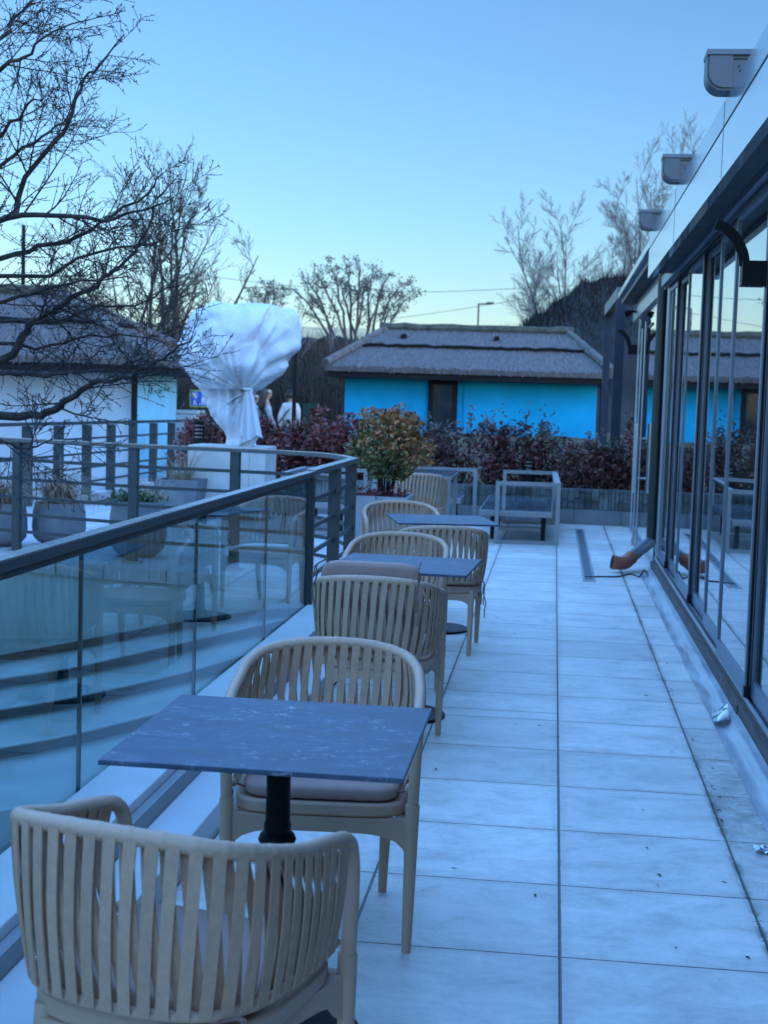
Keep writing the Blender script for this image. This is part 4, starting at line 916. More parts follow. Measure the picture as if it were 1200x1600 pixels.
# ------------------------------------------------------------------ cottages
def hip(t, x0, x1, y0, y1, ze, rx0, rx1, ry, zr, vents=(), over=True):
    """thatched hip roof as a thick shell with courses; ridge from rx0 to rx1"""
    def shell(f0, f1, lift):
        out_ = []
        for f_ in (f0, f1):
            z = ze+(zr-ze)*f_+lift
            out_.append([(x0+(rx0-x0)*f_, y0+(ry-y0)*f_, z),(x1+(rx1-x1)*f_, y0+(ry-y0)*f_, z),(x1+(rx1-x1)*f_, y1+(ry-y1)*f_, z),(x0+(rx0-x0)*f_, y1+(ry-y1)*f_, z)])
        return out_
    a = MB(); r2 = random.Random(3)
    for f0, f1, lift in ((0,.60,.0),(.54,1.0,.07)):
        lo, hi = shell(f0, f1, lift); 
        for k in range(4):
            A, B, Cc, D = [Vector(v) for v in (lo[k], lo[(k+1)%4], hi[(k+1)%4], hi[k])]; nu, nv = 90, 6; g = []
            for j in range(nv+1):
                for i in range(nu+1):
                    p = A.lerp(B,i/nu).lerp(D.lerp(Cc,i/nu),j/nv); w_ = r2.uniform(-.018,.018) if 0 < i < nu else 0
                    g.append(p+Vector((0,0,w_+(r2.uniform(-.03,.01) if j == 0 and 0 < i < nu else 0))))
            a.add(g, [(j*(nu+1)+i, j*(nu+1)+i+1, (j+1)*(nu+1)+i+1, (j+1)*(nu+1)+i) for j in range(nv) for i in range(nu)])
            e0 = [g[i] for i in range(nu+1)]; e1 = [A.lerp(B,i/nu)+Vector((0,0,-.13)) for i in range(nu+1)]
            a.add(e0+e1, [(i+nu+1,i+nu+2,i+1,i) for i in range(nu)])
    lo = shell(0, 1, 0)[0]
    for k in range(4):
        A, B = Vector(lo[k]), Vector(lo[(k+1)%4]); nrm = Vector(((0,-1,0),(1,0,0),(0,1,0),(-1,0,0))[k]); al = (B-A).normalized()
        for i in range(int((B-A).length*22)):
            p = A.lerp(B, r2.random())+nrm*r2.uniform(.0,.03)+Vector((0,0,r2.uniform(-.13,-.02))); l = r2.uniform(.02,.06); w2 = r2.uniform(.008,.022); e = p+nrm*l*.55+Vector((0,0,-l*.7))+al*r2.uniform(-.03,.03)
            a.add([p-al*w2, p+al*w2, e+al*w2*.3, e-al*w2*.3], [(0,1,2,3)])
    part(a, 'thatch', M['thatch'], t)
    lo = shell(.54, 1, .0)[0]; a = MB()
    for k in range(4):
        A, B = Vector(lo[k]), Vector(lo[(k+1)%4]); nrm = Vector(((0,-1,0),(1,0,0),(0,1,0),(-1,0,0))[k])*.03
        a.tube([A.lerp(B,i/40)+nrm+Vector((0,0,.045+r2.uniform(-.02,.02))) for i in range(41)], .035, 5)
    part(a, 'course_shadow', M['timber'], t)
    for c0, c1 in (((x0,y0),(rx0,ry)),((x1,y0),(rx1,ry)),((x0,y1),(rx0,ry)),((x1,y1),(rx1,ry))):
        P = [Vector((c0[0]+(c1[0]-c0[0])*s, c0[1]+(c1[1]-c0[1])*s, ze+(zr-ze)*s+.05)) for s in (0,.2,.4,.6,.8,1.0)]
        a = MB(); a.tube(P, .11, 8); part(a, 'hip_roll', M['thatch_ridge'], t)
    a = MB(); P = [Vector((rx0-.12+(rx1-rx0+.24)*s/16, ry, zr+.11+random.Random(s).uniform(-.02,.02))) for s in range(17)]; a.tube(P, .11, 8); part(a, 'ridge_roll', M['moss'], t)
    a = MB(); a.box(x0+.05,x1-.05,y0+.05,y1-.05,ze-.27,ze-.10); part(a, 'eaves_shade_board', M['timber'], t)  # timber eaves board, deepened to stand for the dark shade under the thatch
    for vx, s in vents:
        a = MB(); y = y0+(ry-y0)*s; z = ze+(zr-ze)*s+.09; a.tube([(vx,y-.10,z+.0),(vx,y+.12,z+.02)], .075, 12); part(a, 'roof_vent', M['timber'], t)
def cottage_wall(t, x0, x1, y0, y1, z1, mat):
    a = MB(); a.box(x0,x1,y0,y1,-.3,z1); return part(a, 'wall', mat, t)
bc = thing('blue_cottage', 'bright blue cottage with a hipped thatched roof beyond the hedge', 'cottage', (-2,36,-.14))
A0 = atY(540,575,34); A1 = atY(934,585,34)
cottage_wall(bc, A0.x, A1.x, 34, 38.2, 2.35, M['blue'])
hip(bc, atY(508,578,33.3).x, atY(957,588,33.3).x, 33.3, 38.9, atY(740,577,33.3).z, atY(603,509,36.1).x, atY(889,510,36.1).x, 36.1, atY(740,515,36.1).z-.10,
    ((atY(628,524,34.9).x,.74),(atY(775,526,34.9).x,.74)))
D0 = atY(670,593,34); D1 = atY(716,593,34)
dr = MB(); dr.box(D0.x,D0.x+.12,33.93,33.997,-.13,D0.z); dr.box(D1.x-.12,D1.x,33.93,33.997,-.13,D0.z); dr.box(D0.x+.12,D1.x-.12,33.93,33.997,D0.z-.12,D0.z); dr.box(D0.x+.12,D1.x-.12,33.93,33.997,-.13,.7)
do = part(dr, 'door', M['timber'], bc)
g = MB(); g.box(D0.x+.12,D1.x-.12,33.955,33.985,.7,D0.z-.12); g.v = [tuple(Vector(p)-bc.location) for p in g.v]; g.build('door_glass', M['darkglass'], do)
p = atY(727,600,33.95); a = MB(); a.tube([(p.x,33.96,-.1),(p.x,33.96,2.2)], .018, 8); part(a, 'conduit', M['blue'], bc)
for px in (944,): p = atY(px,620,34.5); a = MB(); a.box(p.x-.1,p.x+.1,34.4,34.6,-.1,2.2); part(a, 'porch_post', M['timber'], bc)
wc = thing('white_cottage', 'white and pale blue cottage with a dark thatched roof behind the far railing', 'cottage', (-9,26,-.14))
W0 = atY(207,600,24.4)
cottage_wall(wc, -15.5, W0.x, 24.4, 27.3, 2.1, M['white'])
# its side wall is pale blue: a sheet of render 3 mm proud
a = MB(); a.box(W0.x+.0005,W0.x+.02,24.42,27.28,-.29,2.08); part(a, 'side_wall', M['paleblue'], wc)
p = atY(207,600,24.3); a = MB(); a.tube([(p.x+.03,24.33,-.1),(p.x+.03,24.33,2.0)], .055, 10); part(a, 'downpipe', M['timber'], wc)
ew = atY(278,566,26.2)
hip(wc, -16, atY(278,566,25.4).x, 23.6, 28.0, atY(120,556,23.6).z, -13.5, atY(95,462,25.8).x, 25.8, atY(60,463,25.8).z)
a = MB(); cb = atY(294,690,27.5); a.box(cb.x-.23,cb.x+.19,27.3,27.9,-.14,atY(294,646,27.3).z); 
cbt = thing('utility_cabinet', 'pale grey utility cabinet beside the pale blue cottage wall', 'cabinet', (cb.x,27.6,-.14)); part(a, 'case', M['cabinet'], cbt, bevel=.01)
a = MB(); zc2 = atY(294,646,27.3).z; a.box(cb.x-.26,cb.x+.22,27.27,27.93,zc2+.001,zc2+.06); part(a, 'lid', M['cabinet'], cbt)
a = MB(); a.box(cb.x+.0,cb.x+.006,27.296,27.2995,-.1,zc2-.05); part(a, 'door_gap', M['darkframe'], cbt)
def bollard(label, px, ytop, Y, h=None):
    p = atY(px, ytop, Y); z0 = .0 if h is None else p.z-h; t = thing('bollard_light', label, 'bollard', (p.x,Y,z0), 0, 'black louvred bollards'); H = p.z-z0
    a = MB(); a.tube([(0,0,0),(0,0,H-.26)], .075, 20); a.build('post', M['black'], t, smooth=True)
    a = MB()
    for k in range(5): a.tube([(0,0,H-.255+.05*k),(0,0,H-.225+.05*k)], .075, 20)
    a.build('louvre', M['black'], t)
    a = MB(); a.tube([(0,0,H-.26),(0,0,H-.03)], .05, 16); a.build('lens', M['reflector'], t)
    a = MB(); a.tube([(0,0,H-.03),(0,0,H)], [.08,.07], 20); a.build('cap', M['black'], t)
bollard('black bollard with pale bands near the white plinth, at the hedge end', 311, 657, 18.2)
bollard('black louvred bollard among the hedge shrubs behind the nearest lounge frame', 828, 714, 18.95, .55)

# ------------------------------------------------------------------ sign, poles, wires
p = atY(318.5,623,28.4); t = thing('street_sign', 'blue sign with white figures and yellow green border beside the white wrapped tree', 'sign', (p.x,28.4,p.z))
hw = .345; hh = .20
a = MB(); a.box(-hw,hw,-.0,.02,-hh,hh); a.build('border', M['sign_edge'], t, bevel=.004)
a = MB(); a.box(-hw+.03,hw-.03,-.004,-.0005,-hh+.03,hh-.03); a.build('face', M['sign_blue'], t)
def flat(pts): n_ = len(pts); mb = MB(); mb.add([(x,-.007,z) for x,z in pts]+[(x,-.0042,z) for x,z in pts], [tuple(range(n_)), tuple(range(2*n_-1,n_-1,-1))]+[((k+1)%n_,k,n_+k,n_+(k+1)%n_) for k in range(n_)]); return mb
def disc(mb, x, z, r_): q = flat([(x+r_*math.cos(2*PI*k/14), z+r_*math.sin(2*PI*k/14)) for k in range(14)]); mb.add(q.v, q.f)
fg = MB()
for pts in ([(-.29,.06),(-.27,.06),(-.27,.02),(-.16,.02),(-.16,.06),(-.14,.06),(-.14,.09),(-.17,.15),(-.26,.15),(-.29,.09)],            # car
            [(.10,-.05),(.28,-.05),(.28,.07),(.31,.07),(.19,.16),(.07,.07),(.10,.07)],                                                # house
            [(-.25,-.15),(-.22,-.15),(-.20,-.08),(-.18,-.15),(-.15,-.15),(-.17,-.03),(-.23,-.03)],                                    # child
            [(-.06,-.15),(-.03,-.15),(-.01,-.06),(.01,-.15),(.04,-.15),(.03,.04),(-.05,.04)]):                                        # adult
    q = flat(pts); fg.add(q.v, q.f)
disc(fg,-.20,.0,.025); disc(fg,-.01,.075,.03); disc(fg,-.10,-.13,.018)
fg.build('pictogram', M['sign_white'], t); t.scale = (.87,.87,.87)
a = MB(); a.tube([(0,.04,-1.6-p.z+1.45),(0,.04,.2)], .025, 10); a.build('post', M['rail'], t)
def pole(label, px, y0, Y, r_, arm=None, z0=-.14, name='lamp_post'):
    p = atY(px, y0, Y); t = thing(name, label, 'pole', (p.x,Y,z0)); H = p.z-z0
    a = MB(); a.tube([(0,0,0),(0,0,H)], [r_,r_*.8], 10); a.build('shaft', M['black' if arm is None else 'bark_far'], t, smooth=True)
    if arm:
        a = MB(); a.bar((0,0,H-.03),(arm,0,H-.0), r_*1.2, r_*1.2); a.build('arm', M['bark_far'], t)
        a = MB(); a.box(arm*.55,arm*1.05,-.08,.08,H-.02,H+.06); a.build('lamp_head', M['bark_far'], t)
    return t
pole('slim black pole rising from the hedge beside the white wrapped tree', 463, 497, 21, .035)
pole('street lamp with a short arm beyond the ridge of the blue cottage', 748, 474, 60, .045, .6)
pole('thin grey pole standing among the twigs above the white cottage', 37, 352, 34, .06)
def wire(label, pts):
    a = MB(); a.tube(smooth_path([atY(x,y,Y) for x,y,Y in pts],8), .012, 5); tag(a.build('power_line', M['wire']), label, 'wire', 'overhead wires')
wire('upper overhead wire crossing the sky behind the pod bearing tree', [(300,428,70),(450,446,70),(650,456,70),(840,449,70),(1000,440,70)])
wire('lower overhead wire rising past the street lamp', [(560,505,75),(700,486,75),(840,463,75),(1000,430,75)])
t = thing('green_screen', 'dark green screen just behind the hedge near the person in the pale jacket', 'fence', (atY(487,640,27).x,27,-.14))
zt2 = atY(492,631,27).z+.14
a = MB(); a.box(-.17,.17,-.02,.02,.02,zt2); a.build('panel', M['greenmesh'], t)
for s in (-1,1): a = MB(); a.box(s*.19-.02,s*.19+.02,-.03,.03,0,zt2+.03); a.build('post', M['black'], t)

# ------------------------------------------------------------------ hills
def hill(name, rows, mat, rough=.4, seed=1):
    """rows: list of rows of points, interpolated into a rolling sheet"""
    r2 = random.Random(seed); a = MB(); g = [resample([Vector(p) for p in r_], 60) for r_ in rows]; nn = 60
    vs = [p+Vector((0,0,r2.uniform(-rough,rough)*(1 if 0 < i else 0))) for i, r_ in enumerate(g) for p in r_]
    a.add(vs, [(i*nn+j,i*nn+j+1,(i+1)*nn+j+1,(i+1)*nn+j) for i in range(len(g)-1) for j in range(nn-1)])
    return struct(a.build(name, mat, smooth='all'))
def ridge(Y, pts, dz=0.0): return [atY(x, y, Y)+Vector((0,0,dz)) for x, y in pts]
prof = [(700,585),(790,535),(828,503),(850,487),(875,466),(905,445),(940,434),(985,430),(1050,430),(1150,428),(1300,450),(1500,520)]
top = ridge(62, prof); bot = [Vector((p.x,46,-.3)) for p in top]; mid = [Vector((p.x, 53, max(-.2,p.z*.55))) for p in top]; bk = [Vector((p.x,95,-.3)) for p in top]
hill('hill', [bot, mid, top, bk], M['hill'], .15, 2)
prof2 = [(-200,526),(100,525),(300,525),(450,526),(560,528),(640,536),(720,560)]
top = ridge(58, prof2); hill('bank', [[Vector((p.x,44,-.3)) for p in top],[Vector((p.x,50,max(-.2,p.z*.5))) for p in top], top, [Vector((p.x,80,p.z-.2)) for p in top]], M['hill'], .12, 3)
prof3 = [(-300,508),(200,508),(460,510),(560,513),(700,518),(760,535)]
top = ridge(120, prof3); hill('field', [[Vector((p.x,70,-.3)) for p in top],[Vector((p.x,95,p.z*.7)) for p in top], top, [Vector((p.x,200,p.z)) for p in top]], M['field'], .05, 4)

# ------------------------------------------------------------------ bare trees
def twigset(mb, p0, d0, L, r0, depth, r2, up=.12, wander=.22, kids=(5,8), ratio=(.35,.6), ang=(28,62), bud=0.0, minr=.0016, start=.12):
    n_ = max(3, int(4+L*3.0) if depth > 0 else 4); n_ = min(n_, 14); pts = [Vector(p0)]; d = Vector(d0).normalized(); ds = [d]
    for i in range(n_):
        d = (d+Vector((r2.gauss(0,wander),r2.gauss(0,wander),r2.gauss(0,wander)+up))*(1.6/n_**.5)*.55).normalized(); pts.append(pts[-1]+d*L/n_); ds.append(d)
    rs = [max(minr, r0*(1-.78*i/n_)) for i in range(n_+1)]
    mb.tube(pts, rs, 6 if r0 > .02 else (4 if r0 > .006 else 3), cap=False)
    spawn(mb, pts, rs, L, depth, r2, up, wander, kids, ratio, ang, bud, minr, start)
def spawn(mb, pts, rs, L, depth, r2, up, wander, kids, ratio, ang, bud, minr, start=.12):
    if depth <= 0:
        if bud > 0:
            n_ = len(pts)
            for k in range(int(L/.05)+1):
                i = r2.randint(1, n_-2) if n_ > 2 else 0; p = pts[i].lerp(pts[i+1], r2.random()); q = Vector((r2.gauss(0,1),r2.gauss(0,1),r2.gauss(.4,1))).normalized()
                mb.tube([p, p+q*bud*.6, p+q*bud*1.3], [minr*.7, minr*1.5, minr*.4], 3, cap=False)
        return
    k_ = r2.randint(*kids)
    for k in range(k_):
        s = start+(1-start)*((k+r2.random())/k_); f_ = s*(len(pts)-1); i = min(int(f_), len(pts)-2); p = pts[i].lerp(pts[i+1], f_-i); t_ = (pts[i+1]-pts[i]).normalized()
        ax = t_.orthogonal().normalized(); ax.rotate(Matrix.Rotation(r2.uniform(0,2*PI), 3, t_)); d = t_.copy(); d.rotate(Matrix.Rotation(math.radians(r2.uniform(*ang)), 3, ax))
        l2 = L*r2.uniform(*ratio)*(1.05-.5*s); r_ = max(minr, min(rs[i]*.62, rs[0]*.5))
        twigset(mb, p, d, l2, r_, depth-1, r2, up, wander, kids, ratio, ang, bud, minr)
# near tree: its limbs reach in from outside the frame
nt_ = thing('bare_tree', 'near leafless tree whose budded branches reach over the curved railing', 'tree', (-5.6,8.6,-1.75))
LIMB = [ (7.9,.036,[(-420,640),(-200,640),(0,651),(48,650),(80,643),(101,628),(126,609),(150,597),(174,594),(205,589),(230,575),(254,560),(278,543),(300,525)]),
 (8.6,.040,[(-420,640),(-160,600),(0,563),(31,531),(48,512),(70,493),(87,483),(116,466),(145,447),(169,432),(200,405),(225,370),(245,325)]),
 (8.2,.030,[(-420,520),(-150,420),(0,345),(25,330),(30,295),(75,235),(105,195),(125,140),(132,120),(160,105),(195,55)]),
 (7.4,.022,[(-420,420),(-150,220),(0,112),(35,92),(65,60),(135,27)]),
 (7.6,.020,[(-420,400),(-120,190),(0,70),(20,30),(45,10),(60,-30)]),
 (8.9,.024,[(-420,500),(-150,380),(0,262),(50,222),(90,200),(120,180)]),
 (7.7,.028,[(-420,520),(-120,390),(0,345),(80,335),(160,345),(210,330),(262,318)]),
 (8.4,.028,[(-420,540),(-120,440),(0,405),(60,385),(125,370),(175,335),(230,300),(252,272)]),
 (9.0,.026,[(-420,560),(-120,470),(0,432),(75,430),(150,392),(240,380),(262,360)]),
 (8.3,.024,[(-420,630),(-120,600),(0,585),(25,585),(72,585),(110,583),(145,580),(190,570),(225,560)]),
 (9.3,.022,[(-420,620),(-150,520),(0,500),(80,505),(150,480),(210,478),(255,455),(285,440)]),
 (7.2,.018,[(-420,650),(-120,660),(0,690),(40,700),(80,690)]),
 (8.0,.022,[(-420,600),(-150,490),(0,470),(70,455),(130,440),(200,430)]),
 (8.8,.022,[(-420,600),(-150,560),(0,535),(60,545),(120,530),(190,525),(260,535)]),
 (8.1,.020,[(-420,480),(-150,330),(0,205),(30,185),(55,160),(85,150)])]
tk = MB(); tw_ = MB(); r2 = random.Random(21)
base = Vector((-5.6,8.6,-1.75)); fork = atY(-420,600,8.6)
tk.tube(smooth_path([base, base.lerp(fork,.5)+Vector((.1,.05,0)), fork, fork+Vector((.15,.1,.8)), fork+Vector((.1,0,1.9))],4), [.16,.155,.15,.145,.14,.135,.13,.125,.12,.115,.11,.10,.09,.08,.07,.06,.05][:17], 12)
for Y, r0, px in LIMB:
    pts = [atY(x,y,8.6+(Y-8.6)*min(1,(x+420)/420)) for x,y in px]; P = smooth_path(pts, 3)
    P = [p+Vector((r2.gauss(0,.006),r2.gauss(0,.02),r2.gauss(0,.006))) for p in P]; n_ = len(P); rs = [max(.003, .8*r0*(1-.86*(i/n_))) for i in range(n_)]
    tk.tube(P, rs, 8, cap=False)
    i0 = int(n_*.30)
    spawn(tw_, P[i0:], [max(.005,v*.7) for v in rs[i0:]], 1.35, 2, r2, .07, .17, (12,15), (.22,.56), (25,62), .013, .0019, .0)
part(tk, 'trunk', M['bark'], nt_, smooth='all'); part(tw_, 'twigs', M['twig'], nt_)
def baretree(label, px, Y, H, spread, seed, mats=('bark_far','twig_far'), stems=1, r0=.16, pods=False, kids=(7,10), depth=4, lean=0.0, minr=.008, bare=.25, ang=(25,55), z0=-.2, up=.10):
    r2 = random.Random(seed); p = atY(px, 600, Y); t = thing('bare_tree', label, 'tree', (p.x,Y,z0)); tk = MB(); tw_ = MB(); ends = []
    for s in range(stems):
        an = 2*PI*s/stems+r2.uniform(0,1); tilt = (spread*.55 if stems > 1 else .06); d = Vector((math.cos(an)*tilt+lean, math.sin(an)*tilt, 1)).normalized()
        L = H*r2.uniform(.78,1.0)/(1+.12*tilt); pts = [Vector((math.cos(an)*.12*(stems > 1),math.sin(an)*.12*(stems > 1),0))]; n_ = 9
        for i in range(n_):
            d = (d+Vector((r2.gauss(0,.07),r2.gauss(0,.07),.03))).normalized(); pts.append(pts[-1]+d*L/n_)
        rs = [max(minr, r0*(1-.86*i/n_)) for i in range(n_+1)]; tk.tube(pts, rs, 7, cap=False)
        i0 = max(1, int(n_*bare)); spawn(tw_, pts[i0:], rs[i0:], L*(1-bare)*(.75+.5*spread), depth-1, r2, up, .16, kids, (.32,.60), ang, 0, minr, .0)
        ends += pts[-2:]
    tk.build('trunk', M[mats[0]], t, smooth='all'); tw = tw_.build('twigs', M[mats[1]], t)
    if pods:
        R = np.random.default_rng(seed); V = np.array(tw_.v); zmax = V[:,2].max(); sel = V[(V[:,2] > zmax*.52)]; sel = sel[R.choice(len(sel), 170)]
        c = np.concatenate([q+R.normal(size=(15,3))*np.array([.13,.13,.07]) for q in sel]); leafmesh('seed_pods', leaves(c, .10, R, -.1, .5), M['pod'], t)
    return t
def topH(px, y, Y, z0=-.2): return atY(px,y,Y).z-z0
baretree('wide leafless tree with upswept branches behind the white cottage roof', 262, 31, topH(262,240,31), .50, 101, ('bark_mid','bark_mid'), 5, .08, kids=(7,9), depth=4, minr=.0045, bare=.22)
baretree('slender leafless tree beside the wide one behind the white cottage', 200, 33, topH(200,285,33), .45, 102, ('bark_mid','bark_mid'), 4, .08, kids=(7,9), depth=4, minr=.007)
def crown_tree(label, Y, base, tips, seed, r0, npod):
    r2 = random.Random(seed); p = atY(*base, Y); t = thing('bare_tree', label, 'tree', (p.x,Y,-.2)); tk = MB(); tw_ = MB(); ends = []; o = t.location
    for k, (x, y) in enumerate(tips):
        e = atY(x, y, Y+r2.uniform(-1.2,1.2))-o; b0 = Vector((r2.uniform(-.25,.25),r2.uniform(-.2,.2),0)); m1 = Vector((b0.x+e.x*.28, e.y*.3, e.z*.55)); m2 = Vector((e.x*.66, e.y*.7, e.z*.86))
        P = smooth_path([b0, m1, m2, e], 5); P = [q+Vector((r2.gauss(0,.02),r2.gauss(0,.02),0)) for q in P]; n_ = len(P); rs = [max(.008, r0*(1-.88*i/n_)) for i in range(n_)]
        tk.tube(P, rs, 6, cap=False); i0 = int(n_*.52); spawn(tw_, P[i0:], rs[i0:], 1.15, 2, r2, .02, .16, (8,10), (.35,.6), (25,60), 0, .007, .0); ends += P[int(n_*.72):]
    tk.build('trunk', M['bark_far'], t, smooth='all'); tw_.build('twigs', M['twig_far'], t)
    R = np.random.default_rng(seed); V = np.array(tw_.v); sel = V[R.choice(len(V), npod)]; c = np.concatenate([q+R.normal(size=(12,3))*np.array([.11,.11,.06]) for q in sel]); leafmesh('seed_pods', leaves(c, .09, R, -.1, .5), M['pod'], t); return t
crown_tree('broad flat topped tree hung with seed pods behind the blue cottage', 47, (558,600), [(452,448),(470,432),(492,424),(515,416),(540,412),(562,412),(585,418),(608,428),(630,440),(648,456),(480,456),(600,452),(530,440),(570,440),(625,465)], 103, .075, 210)
crown_tree('small pod bearing tree just above the white wrapped tree', 50, (415,600), [(390,462),(400,450),(415,445),(430,450),(440,462),(420,458)], 104, .06, 60)
baretree('thin bare sapling between the wrapped tree and the pod bearing tree', 492, 44, topH(492,462,44), .4, 105, ('bark_far','twig_far'), 2, .05, False, (6,8), 3, 0, .008, .4)
TR = [(1040,66,190,.34,201,'tallest pale bare tree on the dark hill, half behind the awning ends'), (985,67,275,.36,202,'pale bare tree on the dark hill beside the tallest one'), (930,65,318,.45,203,'bare tree on the crest of the dark hill in front of the taller pair'),
      (885,67,325,.45,204,'leaning bare tree on the slope of the dark hill'), (858,66,400,.4,205,'smallest bare tree at the foot of the dark hill')]
for px, Y, yt, sp, sd_, lb in TR:
    baretree(lb, px, Y, topH(px,yt,Y,.5)*1.03, sp, sd_, ('bark_far','twig_far'), 3, .09, False, (9,11), 4, .0, .006, .28, (22,52), .5, .10)

# brushwood on the banks and hill, uncountable
def brush(name, label, pts, n_, hmin, hmax, seed):
    R = np.random.default_rng(seed); V = []
    for k in range(n_):
        (x,y,z), hs = pts(R); h = R.uniform(hmin,hmax)*hs; p = np.array([x,y,z]); tl = R.normal(size=2)*.12
        m1 = p+np.array([tl[0]*h*.5,tl[1]*h*.5,h*.5]); m2 = p+np.array([tl[0]*h*1.1,tl[1]*h,h]); w_ = R.uniform(.010,.028); an = R.uniform(-.6,.6); s = np.array([math.cos(an),math.sin(an),0])
        V += [p-s*w_,p+s*w_,m1+s*w_*.7,m1-s*w_*.7, m1-s*w_*.7,m1+s*w_*.7,m2+s*w_*.25,m2-s*w_*.25]
        for j in range(4):
            q = p+(m2-p)*R.uniform(.35,.95); e = q+np.array([R.normal()*.25,R.normal()*.2,R.uniform(.1,.45)])*h*.35; s2 = s*w_*.45
            V += [q-s2,q+s2,e+s2*.4,e-s2*.4]
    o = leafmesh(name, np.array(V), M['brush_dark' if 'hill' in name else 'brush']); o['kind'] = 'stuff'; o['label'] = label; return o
def bankpts(R):
    x = R.uniform(-14,-1.5); y = 41+R.uniform(0,14)**1.0; zt = max(-.2,(y-44)/14*4.0); cap = 1.55+(621+.03*(600-600)-527+R.normal()*4)*y/2219; z = min(zt-.3, cap-1.0); return (x,y,z), min(1.6,(cap-z)/2.6)
brush('thicket', 'thicket of bare brown stems on the bank behind the hedge', bankpts, 5200, 1.7, 2.6, 1)
hillv = [bpy.data.objects['hill'].data.vertices[i].co.copy() for i in range(60,180)]
def hillpts(R):
    i = R.integers(0,59); u, v = R.random(), R.random(); a_, b_, c_, d_ = hillv[i], hillv[i+1], hillv[60+i], hillv[61+i]
    p = a_.lerp(b_,u).lerp(c_.lerp(d_,u), v**.6); return (p.x,p.y,p.z-.1), 1.0
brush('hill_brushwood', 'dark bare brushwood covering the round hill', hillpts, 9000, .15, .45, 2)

# ------------------------------------------------------------------ people beyond the hedge
M['skin'] = simple('skin', (.42,.25,.18), .55, 0, .05, 20); M['hair'] = simple('brown hair', (.045,.022,.012), .5, 0, .3, 40)
M['vest'] = simple('dark navy vest', (.015,.017,.025), .7, 0, .2, 20); M['pale'] = simple('pale puffy jacket', (.55,.50,.46), .7, 0, .08, 14, .3); M['grey_cloth'] = simple('light grey sleeves', (.42,.40,.40), .8, 0, .1, 20); M['jeans'] = simple('dark jeans', (.03,.04,.06), .8, 0, .2, 20); M['knit'] = simple('black knit hat', (.01,.01,.012), .9, 0, .2, 30)
def skinned(name, verts, edges, radii, mat, parent, root=0, lv=2):
    me = bpy.data.meshes.new(name); me.from_pydata(verts, edges, []); o = link(name, me, mat, parent)
    md = o.modifiers.new('skin', 'SKIN'); md.use_smooth_shade = True
    for i, r_ in enumerate(radii):
        sv = me.skin_vertices[0].data[i]; sv.radius = r_ if isinstance(r_, tuple) else (r_, r_); sv.use_root = (i == root)
    sb = o.modifiers.new('sub', 'SUBSURF'); sb.levels = 1; sb.render_levels = lv; return o
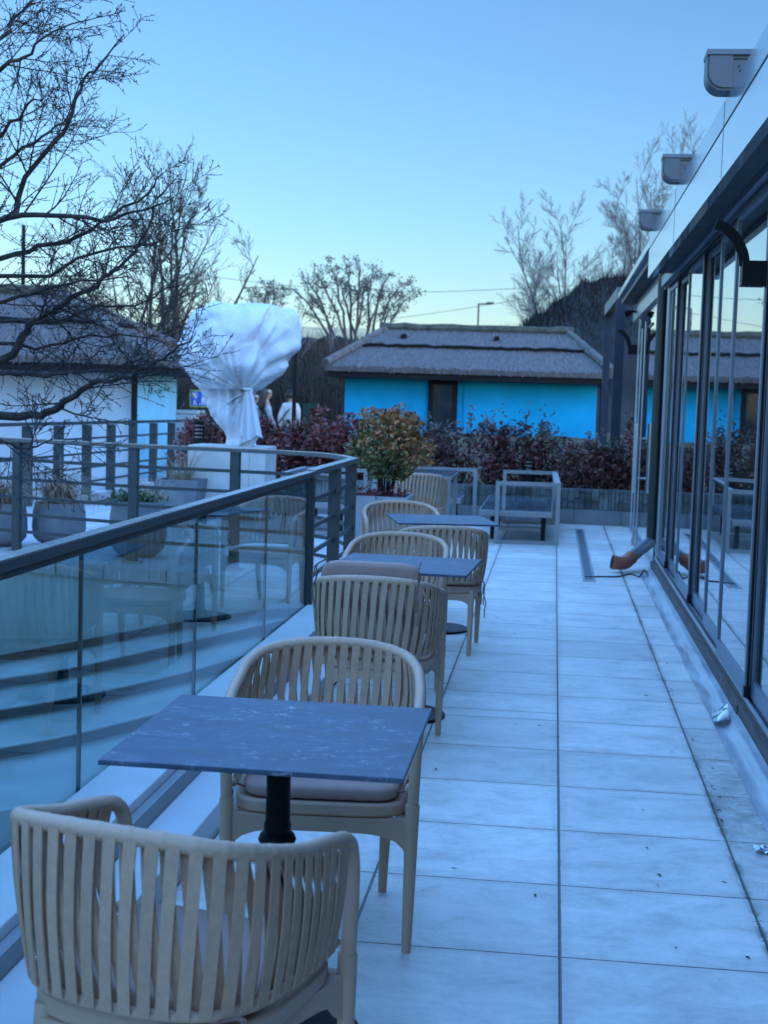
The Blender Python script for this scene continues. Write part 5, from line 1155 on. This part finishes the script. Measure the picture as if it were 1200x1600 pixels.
def person(label, px, ytop, Y, face, H, top, hair, pants='jeans', hat=None, bag=False, stride=.12):
    """walking figure facing +Y, then turned by face (degrees)"""
    p = atY(px, ytop, Y); z0 = p.z-H; t = thing('person', label, 'person', (p.x,Y,z0), math.radians(face)); k = H/1.68
    V = []; E_ = []; Rr = []
    def v(x, y, z, r_, par=None):
        V.append((x*k,y*k,z*k)); Rr.append(tuple(q*k for q in r_) if isinstance(r_, tuple) else r_*k)
        if par is not None: E_.append((par, len(V)-1))
        return len(V)-1
    pel = v(0,0,.92,(.13,.10)); sp = v(0,.0,1.10,(.115,.085),pel); chs = v(0,-.01,1.28,(.145,.10),sp); nb = v(0,-.01,1.41,(.06,.055),chs); nk = v(0,.0,1.46,(.05,.052),nb)
    h1 = v(0,.02,1.52,(.080,.095),nk); h2 = v(0,.015,1.60,(.095,.115),h1); v(0,.01,1.665,(.065,.075),h2)
    v(0,.115,1.555,.012,h1)                     # nose
    for sx in (-1,1): v(sx*.078,.005,1.565,.014,h1)   # ears
    for sx in (-1,1):
        sh = v(sx*.145,-.01,1.35,.055,chs); el = v(sx*.195,-.03+sx*.05,1.10,.042,sh); wr = v(sx*.20,.06+sx*.08,.88,.028,el); pa = v(sx*.195,.08+sx*.08,.82,(.034,.018),wr)
        for f_ in range(4): q = v(sx*.195+(f_-1.5)*.006,.10+sx*.08+(f_-1.5)*.016,.765+.006*abs(f_-1.5),.009,pa); v(sx*.185+(f_-1.5)*.004,.11+sx*.08+(f_-1.5)*.015,.73+.008*abs(f_-1.2),.008,q)
        th = v(sx*.175,.125+sx*.08,.80,.010,pa)
        hp = v(sx*.095,0,.86,.085,pel); kn = v(sx*.10,.04+sx*stride*.4,.48,.058,hp); an = v(sx*.10,-.02+sx*stride,.09,.038,kn); v(sx*.105,.13+sx*stride,.035,.032,an)
    skinned('body', V, E_, Rr, M['skin'], t)
    # clothes: trousers and top follow the body
    V, E_, Rr = [], [], []
    pel = v(0,0,.93,(.142,.115))
    for sx in (-1,1):
        hp = v(sx*.095,0,.85,.098,pel); kn = v(sx*.10,.04+sx*stride*.4,.48,.07,hp); v(sx*.10,-.02+sx*stride,.10,.056,kn)
    skinned('trousers', V, E_, Rr, M[pants], t)
    V, E_, Rr = [], [], []; body, sleeve, pf = top
    pel = v(0,0,.86,(.155*pf,.125*pf)); sp = v(0,0,1.08,(.14*pf,.115*pf),pel); chs = v(0,-.01,1.28,(.165*pf,.125*pf),sp); v(0,-.01,1.43,(.075,.07),chs)
    if sleeve == body:
        for sx in (-1,1): sh = v(sx*.135,-.01,1.335,.085*pf,chs); el = v(sx*.195,-.03+sx*.05,1.10,.062*pf,sh); v(sx*.20,.06+sx*.08,.90,.044*pf,el)
    skinned('jacket', V, E_, Rr, M[body], t)
    if sleeve != body:
        for sx in (-1,1):
            V, E_, Rr = [], [], []; sh = v(sx*.145,-.01,1.34,.075); el = v(sx*.197,-.03+sx*.05,1.10,.055,sh); v(sx*.20,.06+sx*.08,.90,.038,el); skinned('sleeve', V, E_, Rr, M[sleeve], t)
    V, E_, Rr = [], [], []
    if hat:
        a_ = v(0,-.005,1.60,(.118,.135)); b_ = v(0,-.01,1.66,(.105,.115),a_); v(0,-.01,1.70,(.06,.06),b_); skinned('knit_hat', V, E_, Rr, M[hat], t)
    if hair == 'long':
        V, E_, Rr = [], [], []; a_ = v(0,-.01,1.675,(.09,.10)); b_ = v(0,-.05,1.60,(.118,.10),a_); c_ = v(0,-.09,1.47,(.125,.075),b_); d_ = v(0,-.125,1.32,(.125,.06),c_); v(0,-.12,1.20,(.09,.04),d_)
        skinned('hair', V, E_, Rr, M['hair'], t)
    else:
        V, E_, Rr = [], [], []; a_ = v(0,-.02,1.67,(.09,.09)); b_ = v(0,-.05,1.59,(.112,.085),a_); v(0,-.06,1.50,(.09,.06),b_); skinned('hair', V, E_, Rr, M['hair'], t)
    if bag:
        a_ = MB(); a_.tube([(k*.10,k*.10,k*1.44),(k*-.0,k*-.165,k*1.25),(k*-.2,k*-.14,k*1.0)], .014, 6); a_.build('bag_strap', M['black'], t)
    return t
person('woman with long brown hair and a dark vest walking behind the hedge', 417, 607, 29.5, -62, 1.70, ('vest','grey_cloth',1.05), 'long')
person('person in a pale puffy jacket and dark knit hat behind the hedge', 455, 610, 29.0, -15, 1.68, ('pale','pale',1.12), 'short', hat='knit', bag=True)
person('person mostly hidden by the white wrapped tree, only a pale sleeve and dark hair showing', 397, 615, 29.8, -50, 1.64, ('grey_cloth','grey_cloth',1.05), 'short')
